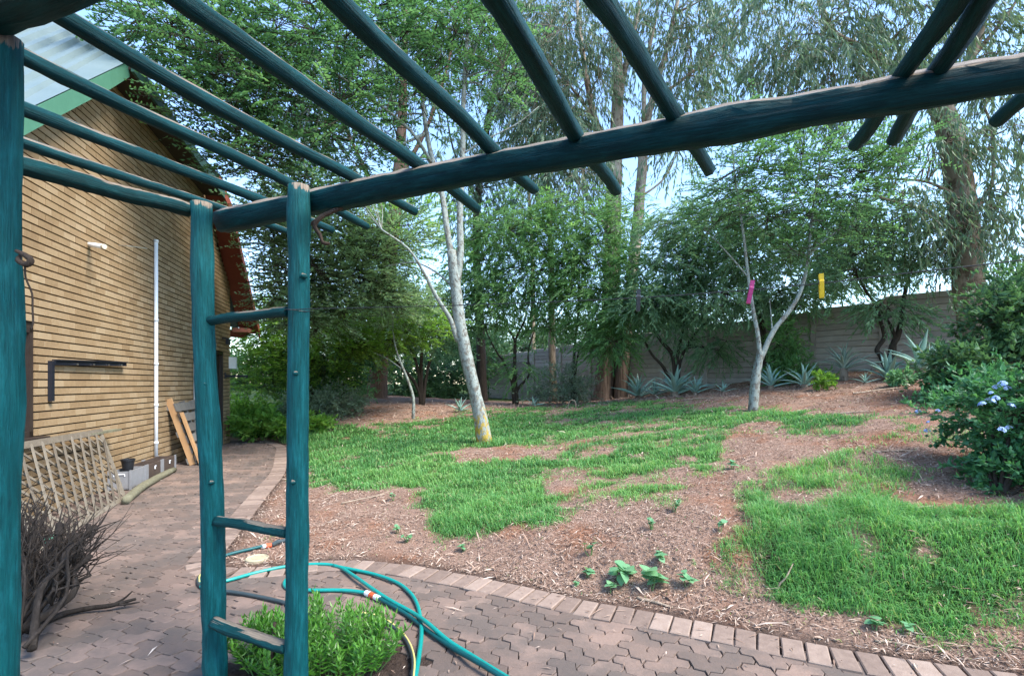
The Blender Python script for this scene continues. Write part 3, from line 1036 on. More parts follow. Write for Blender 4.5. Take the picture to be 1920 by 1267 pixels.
# a dead climber twig hanging from the beam beside the right post
M_TWIG = bark_mat("dead_twig_bark", [(.02, .014, .01), (.07, .05, .038), (.13, .10, .08)], 30)
mb = MB()
tw = [P(660, 375, 2.23), P(640, 388, 2.21), P(615, 400, 2.2), P(598, 410, 2.19), P(590, 425, 2.19), P(600, 440, 2.19), P(605, 455, 2.19), P(618, 457, 2.19)]
mb.tube(tw, [.006, .012, .011, .012, .010, .009, .008, .006], 8, smooth_n=3, rw=.1)
mb.tube([P(598, 410, 2.19), P(585, 418, 2.2), P(575, 440, 2.21)], [.006, .005, .002], 6, smooth_n=3)
o = mb.build("dead_twig", M_TWIG, None, None, smooth=True); tag(o, "crooked dead twig hanging from the main pergola beam", "twig")

# vine stub tied to the left post
mb = MB()
mb.tube([P(30, 470, 1.16), P(46, 478, 1.16), P(58, 488, 1.16), P(50, 496, 1.16), P(34, 488, 1.16), P(40, 476, 1.17)], [.004, .006, .007, .007, .006, .003], 7, smooth_n=3)
mb.tube([P(47, 492, 1.17), P(48, 520, 1.17), P(60, 550, 1.18), P(61, 580, 1.18), P(62, 605, 1.18), P(58, 620, 1.18)], [.0025, .002, .002, .002, .002, .001], 6, smooth_n=3)
o = mb.build("vine_stem", M_TWIG, None, None, smooth=True); tag(o, "thin dry vine stem curling off the near left post", "vine")

# clothesline and pegs
M_WIRE = plain("dark_wire", (.025, .027, .03), .5)
LD = [(540, 581, 2.14), (582, 579, 2.14), (800, 574, 1.98), (1000, 567, 1.84), (1200, 558, 1.71), (1408, 543, 1.6), (1540, 531, 1.53), (1700, 512, 1.46), (1920, 487, 1.36), (2200, 448, 1.25)]
mb = MB(); mb.tube([P(*q) for q in LD], .0017, 6, smooth_n=4)
o = mb.build("clothesline", M_WIRE, None, smooth=True); tag(o, "thin dark clothesline wire running right from the pergola post", "wire")
# wire tied round the post
mb = MB()
mb.tube([np.array([colpt(558, dR, 0)[0] + .051 * math.cos(a), dR + .051 * math.sin(a), CAMZ + (HY - 580) / FPX * 2.14 + .004 * math.sin(a * 2)]) for a in np.linspace(0, 6.2, 20)], .0016, 5)
mb.build("wire_loop", M_WIRE, perg, BASE_P)
def peg(pt, colr, lean, label):
    e = empty("clothes_peg", pt)
    tag(e, label, "peg", "pegs on the clothesline")
    m = plain("peg_plastic_" + label.split()[0], colr, .4)
    m2 = plain("peg_steel", (.35, .35, .36), .35, 1.0)
    for sgn in (-1, 1):
        mb = MB()
        prof = [(.0, .0048), (.018, .0052), (.024, .0085), (.045, .0065), (.072, .0035)]      # distance below top, half gap
        vs, fs = [], []
        for i, (z, g) in enumerate(prof):
            for (x, y) in ((-.006, g * sgn), (.006, g * sgn), (.006, (g + .0042) * sgn), (-.006, (g + .0042) * sgn)):
                vs.append((x, y, .028 - z))
        for i in range(len(prof) - 1):
            for k in range(4):
                fs.append((4 * i + k, 4 * i + (k + 1) % 4, 4 * i + 4 + (k + 1) % 4, 4 * i + 4 + k))
        fs += [(3, 2, 1, 0), (16, 17, 18, 19)]
        mb.add(vs, fs)
        o = mb.build("peg_jaw", m, e); o.rotation_euler = (0, lean, 0)
    mb = MB()
    mb.tube([(-.0075, 0, .004), (.0075, 0, .004)], .007, 10)
    o = mb.build("spring", m2, e); o.rotation_euler = (0, lean, 0)
    # turn so that the flat face looks at the house side
    e.rotation_euler = (0, 0, -math.atan2(pt[0], pt[1]) + .12)
    return e
peg(P(1197, 559, 1.712), (.012, .014, .02), 0.02, "black clothes peg on the line, nearest the pole ladder")
peg(P(1408, 543, 1.6), (.42, .03, .16), .17, "magenta clothes peg tilted on the line, middle of three")
peg(P(1540, 531, 1.53), (.70, .45, .01), -.03, "yellow clothes peg on the line, nearest the right edge")

# ------------------------------------------------------------------ things on the house wall
M_BLK = plain("black_steel", (.012, .014, .022), .45)
# L bracket: an arm standing off the wall, with its leg down the wall
b0 = H(s_at(92), wz(92, 676), .02)
mb = MB()
sa, za = s_at(90), wz(90, 676)
e = empty("wall_bracket", H(sa, za, 0)); tag(e, "black steel angle bracket fixed to the brick wall beside the window", "bracket")
EL = H(sa, za, 0)
mb.box(H(sa + .02, za - .22, .022), (.045, .04, .44), HAX); mb.build("bracket_leg", M_BLK, e, EL)
s_end = s_at(237, .06)
arm_dir = unit(H(s_end, wz(237, 683, .06), .06) - H(sa + .045, za - .02, .04))
L_ = float(np.linalg.norm(H(s_end, wz(237, 683, .06), .06) - H(sa + .045, za - .02, .04)))
mid = (H(s_end, wz(237, 683, .06), .06) + H(sa + .045, za - .02, .04)) / 2
ax = np.array([arm_dir, unit(np.cross(UP, arm_dir)), UP])
mb = MB(); mb.box(mid + UP * .03, (L_, .05, .012), ax); mb.box(mid - HN * .0 , (L_, .012, .05), ax); mb.build("bracket_arm", M_BLK, e, EL)
M_ST = plain("zinc", (.5, .5, .5), .35, 1.0)
for t in (.25, .47, .69, .9):
    mb = MB(); c = mid + arm_dir * L_ * (t - .5) - UP * .012 + HN * .018
    mb.tube([c - HN * .006, c + HN * .006], .012, 10); mb.build("bolt", M_ST, e, EL)
# white tube light
sa, sb, zz = s_at(150), s_at(193), wz(170, 458)
M_LAMP = plain("white_lamp_body", (.78, .8, .8), .35)
e = empty("wall_light", H(sa, zz, 0)); tag(e, "short white tube light sticking out of the brick wall", "light"); EL = H(sa, zz, 0)
mb = MB(); mb.tube([P(149, 456, 6.35), P(193, 462, 6.15)], .028, 12); mb.build("tube", M_LAMP, e, EL, smooth=True)
mb = MB(); mb.tube([P(193, 462, 6.15), P(196, 462.4, 6.14)], .03, 12); mb.build("end_cap", plain("cap_cream", (.6, .55, .42), .5), e, EL)
mb = MB(); a = P(156, 457, 6.32); mb.tube([a, a - HN * 1.0 * float((a - HO) @ HN)], .016, 8); mb.build("arm", M_LAMP, e, EL)
# thin rod
mb = MB(); mb.tube([P(238, 461, 7.0), P(276, 466, 7.25)], .007, 6); a = P(238, 461, 7.0); mb.tube([a, a - HN * float((a - HO) @ HN)], .007, 6)
o = mb.build("wall_rod", M_ST, None); tag(o, "thin pale metal rod sticking out between wall light and white conduit", "rod")
# floodlight, alarm box and bar by the far corner
sa = s_at(417)
e = empty("floodlight", H(sa, wz(417, 640), 0)); EL = H(sa, wz(417, 640), 0); tag(e, "small black floodlight by the far corner of the house", "light")
mb = MB(); mb.box(H(sa, wz(417, 640), .12), (.16, .06, .13), HAX); mb.build("lamp_head", M_BLK, e, EL)
mb = MB(); mb.box(H(sa, wz(417, 634), .045), (.03, .09, .03), HAX); mb.build("mount", M_BLK, e, EL)
mb = MB(); mb.box(H(S1 - .06, wz(430, 680), .075), (.12, .15, .27), HAX); mb.box(H(S1 - .06, wz(430, 680) - .12, .078), (.13, .156, .02), HAX); mb.box(H(S1 - .06, wz(430, 680), .151), (.08, .006, .2), HAX)
o = mb.build("alarm_box", M_LAMP, None); tag(o, "white alarm box on the far corner of the brick house", "box")
mb = MB(); a = H(s_at(422), wz(422, 704), 0); mb.box(a + HN * .24, (.05, .48, .03), HAX); mb.box(a + HN * .24 - UP * .02, (.012, .48, .03), HAX); mb.box(a + HN * .008, (.09, .016, .14), HAX)
o = mb.build("wall_bar", M_BLK, None); tag(o, "black steel bar jutting out below the alarm box", "bracket")

# ------------------------------------------------------------------ clutter along the wall
M_GREYWOOD = noise_mat("weathered_slats", [(.0, .05, .04, .03), (.45, .14, .115, .085), (1.0, .26, .225, .175)], 14, .9, src='obj', amt=.6, kind='World', bmp=.5)
M_DARKWOOD = noise_mat("damp_dark_wood", [(.0, .035, .026, .02), (1.0, .12, .09, .065)], 14, .9, src='obj', amt=.6, kind='World', bmp=.5)
M_LOG = bark_mat("mossy_log", [(.05, .045, .03), (.16, .15, .10), (.28, .27, .18)], 14)
# lattice panel leaning on the wall
bA, bB = np.array([-4.69, 6.13, .02]), np.array([-3.95, 4.25, .02])
tA, tB = np.array([-5.08, 6.25, .80]), np.array([-4.55, 4.35, .80])
lat = empty("lattice_panel", bA); tag(lat, "weathered diamond lattice panel leaning against the brick wall", "lattice")
def lp(u, v, off=0.0):
    p = (bA * (1 - u) + bB * u) * (1 - v) + (tA * (1 - u) + tB * u) * v
    n_ = unit(np.cross(bB - bA, tA - bA)); n_ = n_ if n_[0] > 0 else -n_
    return p + n_ * off
def slat(name, u0, v0, u1, v1, w, th, off, mat):
    p, q = lp(u0, v0, off), lp(u1, v1, off)
    d = unit(q - p)
    n_ = unit(np.cross(bB - bA, tA - bA))
    s_ = np.cross(n_, d)
    mb = MB(); mb.box((p + q) / 2, (np.linalg.norm(q - p), w, th), np.array([d, s_, n_])); return mb.build(name, mat, lat, bA)
slat("rail", -.02, 1.0, 1.02, 1.0, .07, .03, .0, M_GREYWOOD); slat("rail", -.02, 0, 1.02, 0, .045, .03, .0, M_GREYWOOD)
slat("stile", 0, .02, 0, .98, .045, .028, .0, M_GREYWOOD); slat("stile", 1, .02, 1, .98, .045, .028, .0, M_GREYWOOD)
def clip_line(u0, du):
    """slat through (u0,0) leaning by du over the height, clipped to the panel"""
    t0, t1 = 0.0, 1.0
    if du > 0:
        t0 = max(t0, -u0 / du); t1 = min(t1, (1 - u0) / du)
    else:
        t0 = max(t0, (1 - u0) / du); t1 = min(t1, -u0 / du)
    return (u0 + du * t0, t0, u0 + du * t1, t1) if t1 - t0 > .05 else None
for k in range(-6, 24):
    c = clip_line(k * .088, -.20)
    if c: slat("slat", c[0], c[1], c[2], c[3], .030, .010, .012, M_GREYWOOD)
    c = clip_line(k * .088 - .1, .55)
    if c: slat("slat", c[0], c[1], c[2], c[3], .030, .010, -.002, M_GREYWOOD)
# plank lying on top behind it
mb = MB(); mb.box((P(120, 822, 5.6) + P(215, 806, 6.6)) / 2, (1.15, .10, .025), np.array([unit(P(215, 806, 6.6) - P(120, 822, 5.6)), HN, UP]))
o = mb.build("plank", M_LOG, None); tag(o, "mossy plank resting along the top of the lattice panel", "plank")
# log edging from the lattice towards the pallet
mb = MB(); mb.tube([PF(236, 938, .045), PF(262, 916, .045), PF(295, 896, .045), PF(326, 880, .045)], [.045, .05, .046, .042], 12, rw=.06, smooth_n=3)
o = mb.build("log", M_LOG, None, smooth=True); tag(o, "mossy log on the paving in front of the planter boxes", "log")
# planter boxes
M_TERRA = noise_mat("brown_planter", [(.0, .04, .028, .022), (1.0, .10, .07, .055)], 10, .75, kind='World', bmp=.3)
M_GREYP = noise_mat("grey_planter_trim", [(.16, .16, .165), (.27, .27, .28)], 10, .7, kind='World', bmp=.2)
def planter(s0, s1, first, label):
    c = H((s0 + s1) / 2, 0, .20)
    e = empty("planter_box", c); tag(e, label, "planter", "planter boxes along the wall")
    L_, Wd, Ht, t = (s1 - s0) - .02, .24, .235, .02
    mb = MB()
    mb.box(c + UP * .02, (L_, Wd, .02), HAX)
    for sg in (-1, 1):
        mb.box(c + HN * sg * (Wd / 2 - t / 2) + UP * (Ht / 2 + .01), (L_, t, Ht), HAX)
        mb.box(c + HU * sg * (L_ / 2 - t / 2) + UP * (Ht / 2 + .01), (t, Wd - 2 * t, Ht), HAX)
    mb.build("box_wall", M_GREYP if first else M_TERRA, e, c)
    for sx in (-1, 1):
        for sy in (-1, 1):
            mb = MB(); mb.box(c + HU * sx * (L_ / 2 - .012) + HN * sy * (Wd / 2 + .002) + UP * (Ht / 2 + .014), (.045, .016, Ht + .02), HAX); mb.build("corner_strip", M_GREYP, e, c)
    mb = MB(); mb.box(c + UP * .19, (L_ - 2 * t, Wd - 2 * t, .03), HAX); mb.build("soil", noise_mat("potting_soil", [(.015, .01, .008), (.06, .04, .03)], 40, .95, kind='World', bmp=.8), e, c)
    hd = MB()
    if first: hd.tube([c - HU * (L_ / 2 + .004) + HN * y_ + UP * (.185 + dz) for (y_, dz) in ((-.06, 0), (-.06, .025), (.06, .025), (.06, 0))], .007, 6)
    else: hd.tube([c + HN * (Wd / 2 + .008) + HU * y_ + UP * (.16 + dz) for (y_, dz) in ((0, 0), (0, .04), (.03, .04))], .008, 6)
    hd.build("handle", M_PVC, e, c)
planter(1.38, 1.86, True, "grey ended planter box nearest the lattice, carrying the black pot")
planter(1.87, 2.38, False, "brown planter box between the grey one and the pallet end")
planter(2.39, 2.9, False, "brown planter box tucked up against the pallet")
c = H(1.62, .215, .20)
mb = MB()
pr = [(.055, 0), (.075, .14), (.082, .14), (.083, .165), (.074, .165), (.068, .12)]
n = 20
vs = [c + np.array([r_ * math.cos(a), r_ * math.sin(a), z]) for (r_, z) in pr for a in np.arange(n) * 2 * math.pi / n]
mb.add(vs, [(i * n + k, i * n + (k + 1) % n, (i + 1) * n + (k + 1) % n, (i + 1) * n + k) for i in range(len(pr) - 1) for k in range(n)] + [tuple(reversed(range(n))), tuple(range(5 * n, 6 * n))])
o = mb.build("flower_pot", plain("black_pot", (.012, .013, .016), .5), None, smooth=False); tag(o, "black plastic flower pot standing in the nearest planter box", "pot")

# pallet leaning on the wall
M_PALE = noise_mat("pale_pine", [(.0, .30, .15, .065), (.5, .46, .26, .12), (1.0, .58, .37, .2)], 9, .8, src='obj', amt=.7, stretch=(1, 1, .3), kind='World', bmp=.3)
M_GREYB = noise_mat("grey_pallet_boards", [(.0, .07, .065, .058), (.5, .15, .14, .125), (1.0, .23, .215, .19)], 12, .9, src='obj', amt=.6, stretch=(1, 1, .4), kind='World', bmp=.4)
pb = H(s_at(352, .3), 0, .42)
pal = empty("pallet", pb); tag(pal, "broken wooden pallet propped against the wall behind the pole ladder", "pallet")
lean = unit(H(0, 1.12, .05) - H(0, 0, .42)); nrm_p = unit(np.cross(HU, lean)); nrm_p = nrm_p if nrm_p @ HN > 0 else -nrm_p
PAX = np.array([HU, nrm_p, lean])
def pl(a, n_, l): return pb + HU * a + nrm_p * n_ + lean * l
def pbox(name, a, n_, l, size, mat):
    mb = MB(); mb.box(pl(a, n_, l), size, PAX); return mb.build(name, mat, pal, pb)
pbox("stringer", .0, -.03, .61, (.045, .095, 1.18), M_PALE); pbox("stringer", .5, -.03, .58, (.045, .095, 1.12), M_GREYB); pbox("stringer", 1.0, -.03, .58, (.045, .095, 1.12), M_GREYB)
for k in range(6):
    l = .08 + k * .19
    pbox("deck_board", .5, .03, l, (1.06, .022, .14), M_GREYB)
for l in (.1, .58, 1.06):
    pbox("base_board", .5, -.09, l, (1.06, .02, .1), M_GREYB)
pbox("loose_plank", -.02, .09, .46, (.10, .03, .92), M_PALE)
pbox("block", -.02, .06, .9, (.09, .035, .1), M_DARKWOOD); pbox("block", -.02, .06, .12, (.09, .035, .1), M_DARKWOOD)

# ------------------------------------------------------------------ garden hoses on the paving
M_HOSE = noise_mat("teal_hose", [(.004, .20, .17), (.008, .30, .26)], 20, .35, kind='World', bmp=.1, spec=.5)
M_HOSE_D = noise_mat("dark_teal_hose", [(.004, .06, .065), (.008, .10, .105)], 20, .4, kind='World', bmp=.1)
M_HOSE_G = noise_mat("grey_hose", [(.03, .045, .05), (.06, .08, .085)], 20, .45, kind='World', bmp=.1)
M_YEL = plain("hose_yellow_stripe", (.62, .52, .18), .5)
M_ORG = plain("hose_orange", (.62, .10, .035), .45)
M_WHT = plain("hose_white", (.75, .76, .76), .45)
hr = .0125
def hose_pts(seq):
    return [PF(px, py, hr + .003 + dz) for (px, py, dz) in seq]
e = empty("garden_hose", PF(640, 1106)); EL = PF(640, 1106)
tag(e, "long teal garden hose looping across the paving past the bright shrub", "hose")
mb = MB()
mb.tube(hose_pts([(378, 1100, 0), (372, 1088, 0), (385, 1090, .005), (420, 1089, .005), (480, 1073, 0), (540, 1061, 0), (600, 1057, 0), (635, 1062, 0), (665, 1080, .012), (695, 1101, .02), (730, 1124, .018), (770, 1146, .015), (800, 1166, .03), (840, 1200, .01), (890, 1232, 0), (960, 1275, 0), (1080, 1345, 0)]), hr, 10, smooth_n=6)
mb.build("hose_run", M_HOSE, e, EL, smooth=True)
mb = MB()
mb.tube(hose_pts([(625, 1060, .0), (660, 1067, .0), (705, 1077, 0), (745, 1092, 0), (770, 1112, 0), (783, 1135, 0), (789, 1165, 0), (790, 1190, 0), (786, 1225, 0), (777, 1275, 0), (760, 1340, 0)]), hr, 10, smooth_n=6)
mb.build("hose_run", M_HOSE, e, EL, smooth=True)
mb = MB()
mb.tube(hose_pts([(560, 1070, 0), (540, 1083, 0), (533, 1095, 0), (545, 1104, 0), (590, 1106, 0), (640, 1106, 0), (680, 1110, .004), (700, 1117, .006)]), hr, 10, smooth_n=6)
mb.build("hose_run", M_HOSE, e, EL, smooth=True)
mb = MB()
mb.tube(hose_pts([(700, 1117, .006), (715, 1124, .006), (760, 1150, .003), (805, 1184, .0), (850, 1215, .004), (900, 1243, .026), (960, 1280, .02), (1060, 1345, .0)]), hr, 10, smooth_n=6)
mb.build("dark_hose_run", M_HOSE_D, e, EL, smooth=True)
for (a, b_, m_) in (((686, 1111), (694, 1114), M_WHT), ((694, 1114), (703, 1118), M_ORG), ((703, 1118), (711, 1122), M_WHT)):
    mb = MB(); mb.tube([PF(*a, hr + .009), PF(*b_, hr + .009)], .018, 12); mb.build("connector", m_, e, EL, smooth=False)
e = empty("garden_hose", PF(770, 1200)); EL = PF(770, 1200); tag(e, "dark grey hose with yellow stripe curving round the bright shrub", "hose")
seq = [(655, 1152, .10), (685, 1152, .07), (715, 1160, .03), (745, 1180, .0), (765, 1205, 0), (775, 1235, 0), (774, 1270, 0), (765, 1330, 0)]
mb = MB(); mb.tube(hose_pts(seq), hr, 10, smooth_n=6); mb.build("hose_run", M_HOSE_G, e, EL, smooth=True)
mb = MB(); mb.tube([p + np.array([.004, 0, hr * .78]) for p in hose_pts(seq)], hr * .42, 6, smooth_n=6); mb.build("stripe", M_YEL, e, EL, smooth=True)
e = empty("garden_hose", PF(450, 1110)); EL = PF(450, 1110); tag(e, "grey hose tail behind the pole ladder with a yellow end", "hose")
mb = MB(); mb.tube(hose_pts([(382, 1074, .0), (372, 1084, 0), (376, 1098, 0), (400, 1106, 0), (440, 1110, 0), (490, 1119, 0), (535, 1130, 0), (575, 1150, 0), (600, 1165, 0)]), hr, 10, smooth_n=6); mb.build("hose_run", M_HOSE_G, e, EL, smooth=True)
mb = MB(); mb.tube([p + UP * hr * .75 for p in hose_pts([(384, 1072, 0), (374, 1082, 0), (374, 1093, 0)])], hr * .45, 6, smooth_n=5); mb.build("stripe", M_YEL, e, EL, smooth=True)
# hose end with fitting on the mulch
e = empty("hose_nozzle", PF(500, 1030)); EL = PF(500, 1030); tag(e, "teal hose end with orange and dark fitting lying on the mulch", "hose")
def gm(px, py, dz=.02):
    p = G(px, py); return p + UP * dz
mb = MB(); mb.tube([gm(415, 1050), gm(440, 1042), gm(470, 1034), (gm(495, 1029))], hr, 10, smooth_n=4); mb.build("hose_run", M_HOSE_D, e, EL, smooth=True)
mb = MB(); mb.tube([gm(492, 1030), gm(498, 1029)], .017, 10); mb.build("connector", M_WHT, e, EL)
mb = MB(); mb.tube([gm(498, 1029), gm(509, 1027)], .018, 10); mb.build("connector", M_ORG, e, EL)
mb = MB(); mb.tube([gm(509, 1027), gm(520, 1023, .03), gm(545, 1017, .03)], [.016, .02, .012], 10); mb.build("nozzle", M_HOSE_G, e, EL)
# pale round lid half sunk in the mulch
c = G(482, 1050) + UP * .012
mb = MB()
vs = [c + np.array([r_ * math.cos(a), r_ * math.sin(a), z]) for (r_, z) in ((.085, -.02), (.085, .006), (.078, .012), (.07, .004)) for a in np.arange(28) * 2 * math.pi / 28]
mb.add(vs, [(i * 28 + k, i * 28 + (k + 1) % 28, (i + 1) * 28 + (k + 1) % 28, (i + 1) * 28 + k) for i in range(3) for k in range(28)] + [tuple(range(84, 112))])
o = mb.build("lid", noise_mat("cream_lid", [(.32, .27, .17), (.46, .40, .27)], 14, .7, kind='World'), None); tag(o, "round cream lid lying in the mulch beside the hose end", "lid")

# ------------------------------------------------------------------ brushwood heap by the near left post
M_DRY = bark_mat("dry_branch_bark", [(.009, .007, .006), (.03, .024, .02), (.10, .08, .068)], 26)
r5 = np.random.default_rng(77)
for k in range(50):
    bx = r5.uniform(5, 70); by = r5.uniform(1100, 1220)
    p = PF(bx, by, .03 + r5.uniform(0, .05))
    tpx = r5.uniform(110, 205) if k < 30 else r5.uniform(40, 105)
    tpy = r5.uniform(975, 1050) if k < 30 else r5.uniform(930, 1000)
    dq = p[1] + r5.uniform(.15, .55)
    q = P(tpx, tpy, dq)
    q[2] = max(q[2], .12 + r5.random() * .2)
    mid = (p + q) / 2 + r5.normal(0, .035, 3) - UP * .04
    mid2 = (p * .25 + q * .75) + r5.normal(0, .03, 3)
    mb = MB()
    r0 = r5.uniform(.006, .013) if k > 10 else r5.uniform(.016, .026)
    mb.tube([p, mid, mid2, q], [r0, r0 * .8, r0 * .6, r0 * .3 if k > 10 else r0 * .75], 7, smooth_n=3, rw=.16)
    for _ in range(6):
        t = r5.uniform(.35, .9); a = p * (1 - t) + q * t
        mb.tube([a, a + unit(q - p) * .08 + r5.normal(0, .04, 3), a + unit(q - p) * .2 + r5.normal(0, .09, 3)], [r0 * .45, r0 * .32, r0 * .1], 5, smooth_n=2)
    o = mb.build("dry_branch", M_DRY, None, smooth=True)
    if k <= 10: tag(o, "thick bare stub among the thin twigs of the brushwood heap", "branch", "thick stubs of the brushwood heap")
    elif k < 30: tag(o, "thin dry branch leaning right out of the brushwood heap", "branch", "right-leaning branches of the brushwood heap")
    else: tag(o, "thin dry branch standing upright in the brushwood heap", "branch", "upright branches of the brushwood heap")
mb = MB()
a = [PF(78, 1168, .03), PF(120, 1150, .03), PF(165, 1140, .03), PF(210, 1134, .035), PF(255, 1122, .05)]
mb.tube(a, [.018, .016, .015, .013, .008], 9, smooth_n=4, rw=.08)
mb.tube([a[3], PF(232, 1122, .06), PF(248, 1108, .1)], [.009, .007, .004], 7, smooth_n=3)
mb.tube([a[3], PF(238, 1132, .03), PF(262, 1128, .03)], [.009, .007, .004], 7, smooth_n=3)
o = mb.build("fallen_branch", M_DRY, None, smooth=True); tag(o, "forked dark branch lying on the paving out of the brushwood heap", "branch")
# pale green tube in the heap
mb = MB(); mb.tube([P(82, 1014, 3.7), P(108, 1003, 3.75)], .026, 10); o = mb.build("green_tube", plain("pale_green_plastic", (.10, .30, .2), .5), None, smooth=True); tag(o, "short pale green tube stuck in the brushwood heap", "tube")

# ------------------------------------------------------------------ trees
def leaf_quads(pos, axis, wdir, ln, wd, nrm=None, fold=.15):
    """diamond leaves: base, right, tip, left"""
    ln = ln[:, None]; wd = wd[:, None]
    mid = pos + axis * ln * .42
    n_ = np.cross(axis, wdir)
    a = mid + wdir * wd * .5 + n_ * wd * fold
    b_ = mid - wdir * wd * .5 + n_ * wd * fold
    tip = pos + axis * ln - n_ * ln * .06
    return np.stack([pos, a, tip, b_], 1).reshape(-1, 3)

def sprays(S, D, L, nl, llen, lwid, mode, r_):
    """leaves along sprays; returns verts (quads) and a random value per leaf"""
    m = len(S)
    t = (np.arange(nl) + .6) / nl
    t = np.clip(t[None] + r_.normal(0, .03, (m, nl)), .05, 1.02)
    up = np.array([0, 0, 1.0])
    droop = {'hang': .55, 'feather': .10, 'bush': .12, 'willow': .35}[mode]
    pos = S[:, None] + D[:, None] * (L[:, None] * t)[..., None]
    pos[..., 2] -= droop * L[:, None] * t ** 2
    side = unit(np.cross(D, up) + r_.normal(0, .25, (m, 3)))
    sg = np.where(np.arange(nl) % 2 == 0, 1.0, -1.0)[None, :, None]
    jit = r_.normal(0, 1, (m, nl, 3))
    if mode == 'feather':
        ax = unit(D[:, None] * .55 + side[:, None] * sg + jit * .22)
        nm = unit(up + jit[..., ::-1] * .35)
    elif mode == 'hang':
        ax = unit(np.array([0, 0, -1.0]) + D[:, None] * .35 + jit * .30)
        nm = unit(jit[..., ::-1] + .2)
    elif mode == 'willow':
        ax = unit(D[:, None] * .8 + side[:, None] * sg * .55 + np.array([0, 0, -.45]) + jit * .28)
        nm = unit(up * .6 + jit[..., ::-1] * .6)
    else:
        ax = unit(D[:, None] * .7 + side[:, None] * sg * .6 + jit * .5 + np.array([0, 0, .1]))
        nm = unit(up + jit[..., ::-1] * .6)
    ax = ax.reshape(-1, 3); nm = nm.reshape(-1, 3); pos = pos.reshape(-1, 3)
    w = unit(np.cross(ax, nm))
    n = len(pos)
    sz = np.repeat(r_.uniform(.65, 1.4, m), nl)
    ln = llen * sz * r_.uniform(.7, 1.2, n); wd = lwid * sz * r_.uniform(.8, 1.15, n)
    per = np.repeat(r_.random(m), nl) * .5 + r_.random(n) * .5
    return leaf_quads(pos, ax, w, ln, wd), per

def twig_prisms(A, B, ra, rb):
    """three-sided straight twigs from A to B"""
    d = unit(B - A)
    ref = np.where(np.abs(d[:, 2:3]) < .9, np.array([[0, 0, 1.0]]), np.array([[1.0, 0, 0]]))
    a = unit(np.cross(d, ref)); b_ = np.cross(d, a)
    ra = np.broadcast_to(ra, (len(A),))[:, None]; rb = np.broadcast_to(rb, (len(A),))[:, None]
    out = []
    ring = [(math.cos(q), math.sin(q)) for q in (0, 2.094, 4.189)]
    va = [A + a * c * ra + b_ * s * ra for c, s in ring]
    vb = [B + a * c * rb + b_ * s * rb for c, s in ring]
    for k in range(3):
        j = (k + 1) % 3
        out.append(np.stack([va[k], va[j], vb[j], vb[k]], 1))
    return np.concatenate(out, 0).reshape(-1, 3)

